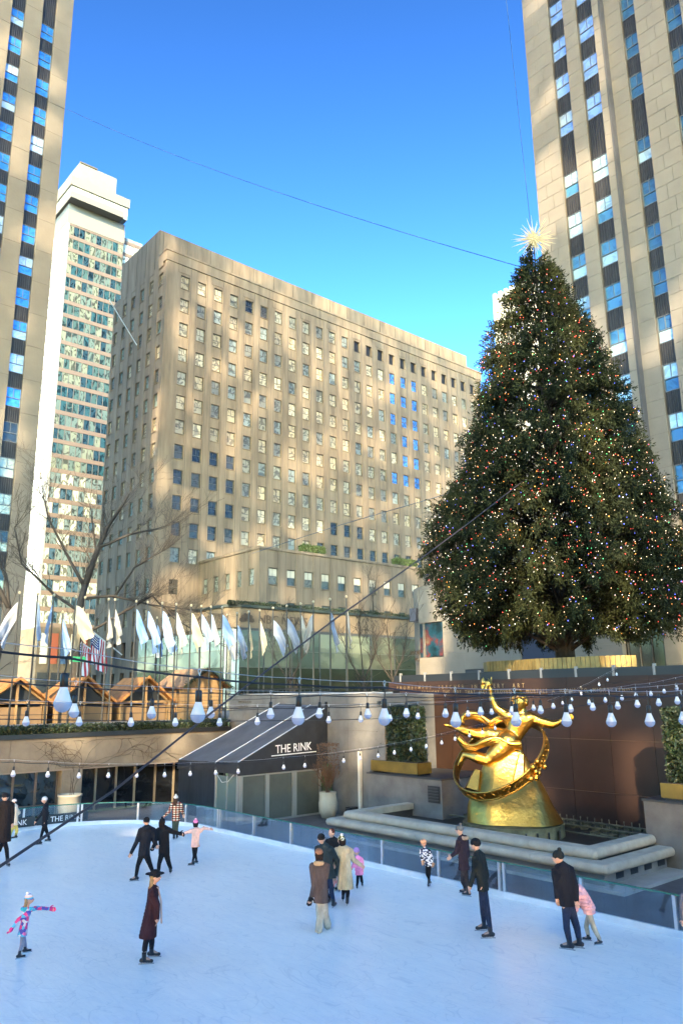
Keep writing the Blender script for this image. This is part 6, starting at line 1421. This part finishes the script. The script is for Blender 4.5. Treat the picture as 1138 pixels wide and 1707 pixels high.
person('person in a long cream coat, patterned bobble hat and black trousers', (14.41, 16.71), (576, 1512), dict(head=(571, 1413), neck=(574, 1426), pelvis=(576, 1462), eR=(591, 1442, .1), hR=(603, 1450, .2), eL=(563, 1444, 0), hL=(560, 1452, -.2), kR=(581, 1493), fR=(580, 1510), kL=(574, 1490), fL=(573, 1503)),
       phi=5, head_phi=-30, jacket=CREAMC, hem=(577, 1486), flare=1.2, pants=BLK, hat='pom', hatc=patches('camo_hat', [(.08, .09, .02), (.6, .58, .45), (.05, .05, .03)], 22), extra=fabric('cream_wool', (.75, .70, .62)), hair=.08, hairc=BRUN, H_=1.66, bulk=1.15)
person('small child in a bright pink puffer coat and black trousers beside the cream coat', (15.87, 17.79), (599, 1485), dict(head=(596, 1428), neck=(598, 1438), pelvis=(600, 1457), eR=(606, 1446), hR=(606, 1455), eL=(591, 1446), hL=(588, 1453), kR=(604, 1472), fR=(605, 1480), kL=(597, 1473), fL=(596, 1484)),
       phi=-10, jacket=PINK2, hem=(600, 1463), flare=1.1, pants=BLK, pw=1.3, hat='knit', hatc=fabric('lilac_hat', (.55, .30, .62)), H_=.95, child=True, bulk=1.25, puffy=True)
person('child in a black and white patterned jacket and tan hat on one skate', (17.4, 16.55), (716, 1482), dict(head=(711, 1414), neck=(713, 1424), pelvis=(718, 1447), eR=(724, 1436), hR=(725, 1444), eL=(706, 1432), hL=(708, 1441), kR=(719, 1462), fR=(717, 1480), kL=(715, 1461), fL=(719, 1474, .1, .08)),
       phi=20, jacket=patches('mono_jacket', [(.70, .70, .72), (.02, .02, .03), (.75, .75, .75), (.05, .06, .12)], 22), hem=(718, 1449), pants=BLK, hat='knit', hatc=fabric('tan_cap', (.60, .32, .18)), H_=1.15, child=True, gloves=fabric('tan_mitt', (.5, .3, .18)))
person('person in a dark parka, grey bobble hat and leggings standing at the boards', (17.3, 15.0), (775, 1498), dict(head=(766, 1394), neck=(770, 1408), pelvis=(771, 1447), eR=(778, 1432, .1), hR=(772, 1440, .1), eL=(760, 1428, -.1), hL=(751, 1435, -.15), kR=(775, 1472), fR=(776, 1494), kL=(768, 1472), fL=(772, 1490)),
       phi=-60, head_phi=-80, jacket=fabric('aubergine_parka', (.030, .020, .028)), hem=(771, 1454), flare=1.1, pants=fabric('charcoal_leggings', (.035, .032, .036)), hat='pom', hatc=fabric('grey_wool', (.12, .13, .13)), extra=fabric('grey_wool', (.12, .13, .13)), hood=fabric('beige_fur', (.42, .30, .20)), H_=1.7, bulk=1.1)
person('tall man all in black with a black beanie leaning forward, near the boards', (14.8, 12.35), (806, 1572), dict(head=(796, 1428), neck=(800, 1443), pelvis=(805, 1492), eR=(812, 1474, .1), hR=(808, 1490, .2), eL=(792, 1470, -.1), hL=(784, 1492, -.1), kR=(811, 1530), fR=(814, 1568), kL=(803, 1528), fL=(804, 1556), dR=-100, dL=-100),
       phi=-70, head_phi=-60, jacket=fabric('black_green_coat', (.010, .016, .018)), hem=(805, 1497), pants=JEAN, hat='knit', hatc=BLK, H_=1.86)
person('man in a black jacket, dark jeans and dark bobble hat looking left', (15.5, 10.57), (955, 1590), dict(head=(941, 1448), neck=(947, 1464), pelvis=(952, 1518), eR=(966, 1492, 0), hR=(966, 1512, -.05), eL=(936, 1492, 0), hL=(935, 1510, -.05), kR=(964, 1553), fR=(966, 1582), kL=(947, 1553), fL=(950, 1586), dR=-75, dL=-75),
       phi=-45, head_phi=-85, jacket=NAVYB, hem=(952, 1520), pants=JEAN, pw=1.1, hat='pom', hatc=fabric('dark_green_hat', (.015, .02, .02)), H_=1.88, bulk=1.15)
person('child in a pale pink puffer jacket and cream trousers bending forward', (16.25, 10.53), (992, 1578), dict(head=(966, 1494, .05), neck=(975, 1498), pelvis=(988, 1524), eR=(968, 1515, -.1), hR=(967, 1528, -.15), eL=(966, 1512, .1), hL=(964, 1526, .1), kR=(981, 1550), fR=(983, 1571), kL=(993, 1552), fL=(1001, 1576), dR=-80, dL=-120),
       phi=-80, jacket=PINKJ, hem=(988, 1530), pants=KHAKI, pw=1.25, hair=.1, hairc=BLOND, H_=1.25, child=True, bulk=1.5, puffy=True)
person('adult in a black hooded jacket striding, leftmost of the black pair', (11.84, 23.03), (238, 1470), dict(head=(240, 1380), neck=(241, 1391), pelvis=(238, 1426), eR=(254, 1410, 0), hR=(258, 1418, -.1), eL=(225, 1411), hL=(217, 1427), kR=(249, 1446), fR=(254, 1464), kL=(229, 1446), fL=(227, 1469), dL=-90, dR=60),
       phi=0, jacket=NAVYB, pants=BLK, pw=1.15, hat='knit', hatc=BLK, H_=1.66, bulk=1.15, hood=True, gloves=None)
person('adult in black with a black hat holding the pink child by the hand', (12.68, 23.33), (272, 1462), dict(head=(267, 1382), neck=(270, 1392), pelvis=(272, 1425), eR=(286, 1398, -.1), hR=(297, 1401, -.2), eL=(258, 1408), hL=(255, 1416), kR=(280, 1443), fR=(284, 1460), kL=(265, 1444), fL=(264, 1466)),
       phi=10, jacket=BLK, pants=BLK, pw=1.2, hat='pom', hatc=BLK, hair=.12, hairc=BRUN, H_=1.62, bulk=1.15, gloves=BLK)
person('child in a peach coat and pink bobble hat with arms stretched wide', (14.03, 23.83), (322, 1446), dict(head=(324, 1381), neck=(325, 1391), pelvis=(324, 1414), eR=(337, 1389), hR=(348, 1391), eL=(313, 1394), hL=(302, 1397), kR=(325, 1430), fR=(327, 1442), kL=(323, 1430), fL=(321, 1445), dL=-80, dR=-60),
       phi=0, jacket=fabric('peach_coat', (.78, .48, .38)), hem=(325, 1417), pants=BLK, hat='pom', hatc=fabric('neon_pink_hat', (.85, .22, .38)), extra=fabric('light_pink_pom', (.85, .45, .55)), hair=.08, hairc=BRUN, H_=1.35, child=True, bulk=1.1)
person('woman in a red and cream plaid jacket and cream bobble hat near far boards', (15.97, 28.5), (293, 1402), dict(head=(291, 1339), neck=(292, 1347), pelvis=(292, 1369), eR=(302, 1358), hR=(304, 1364), eL=(281, 1358), hL=(272, 1366), kR=(294, 1385), fR=(295, 1400), kL=(289, 1385), fL=(290, 1401)),
       phi=10, jacket=plaid('plaid_jacket'), pants=fabric('olive_trousers', (.06, .075, .05)), pw=1.1, hat='pom', hatc=fabric('cream_wool', (.75, .70, .62)), hair=.2, hairc=fabric('brown_hair', (.05, .025, .015)), H_=1.58, bulk=1.1)
person('person in a dark jacket and pale knit cap striding left along the far boards', (11.8, 31.2), (68, 1409), dict(head=(67, 1341), neck=(70, 1349), pelvis=(70, 1376), eR=(64, 1362), hR=(56, 1373), eL=(74, 1362), hL=(73, 1372), kR=(67, 1392), fR=(65, 1409), kL=(75, 1391), fL=(79, 1405), dR=-90, dL=-60),
       phi=-80, jacket=NAVYB, pants=BLK, hat='knit', hatc=fabric('pale_grey_knit', (.55, .55, .55)), H_=1.62)
person('person in a cream coat, pink scarf and yellow trousers by the banner', (11.39, 33.17), (24, 1400), dict(head=(21, 1343), neck=(23, 1351), pelvis=(25, 1374), eR=(16, 1362), hR=(12, 1368), eL=(30, 1360), hL=(24, 1366), kR=(20, 1388), fR=(19, 1400), kL=(29, 1388), fL=(28, 1399)),
       phi=-100, jacket=fabric('ecru_coat', (.60, .54, .42)), hem=(25, 1378), flare=1.15, pants=fabric('yellow_trousers', (.60, .50, .14)), pw=1.25, hair=.05, hairc=BRUN, hat='knit', hatc=fabric('white_cap', (.7, .6, .55)), scarf=fabric('pink_scarf', (.70, .32, .34)), H_=1.45, bulk=1.25)
person('person in a dark coat and black boots cut off by the left edge', (9.45, 28.1), (10, 1446), dict(head=(2, 1340), neck=(3, 1350), pelvis=(5, 1390), kR=(11, 1420), fR=(14, 1445), kL=(0, 1420), fL=(-10, 1440)),
       phi=160, jacket=fabric('black_brown_coat', (.018, .014, .014)), hem=(5, 1408), flare=1.2, pants=BLK, hat='knit', hatc=BLK, H_=1.9, bulk=1.15)
person('person in grey at the far right edge, mostly outside the picture', (16.62, 8.42), (1150, 1610), dict(head=(1152, 1490), neck=(1151, 1504), pelvis=(1150, 1545), eL=(1142, 1530), hL=(1140, 1560), kR=(1155, 1580), fR=(1155, 1610), kL=(1146, 1580), fL=(1146, 1606)),
       phi=180, jacket=fabric('mid_grey_coat', (.12, .12, .14)), pants=BLK, hat='knit', hatc=BLK, H_=1.5)
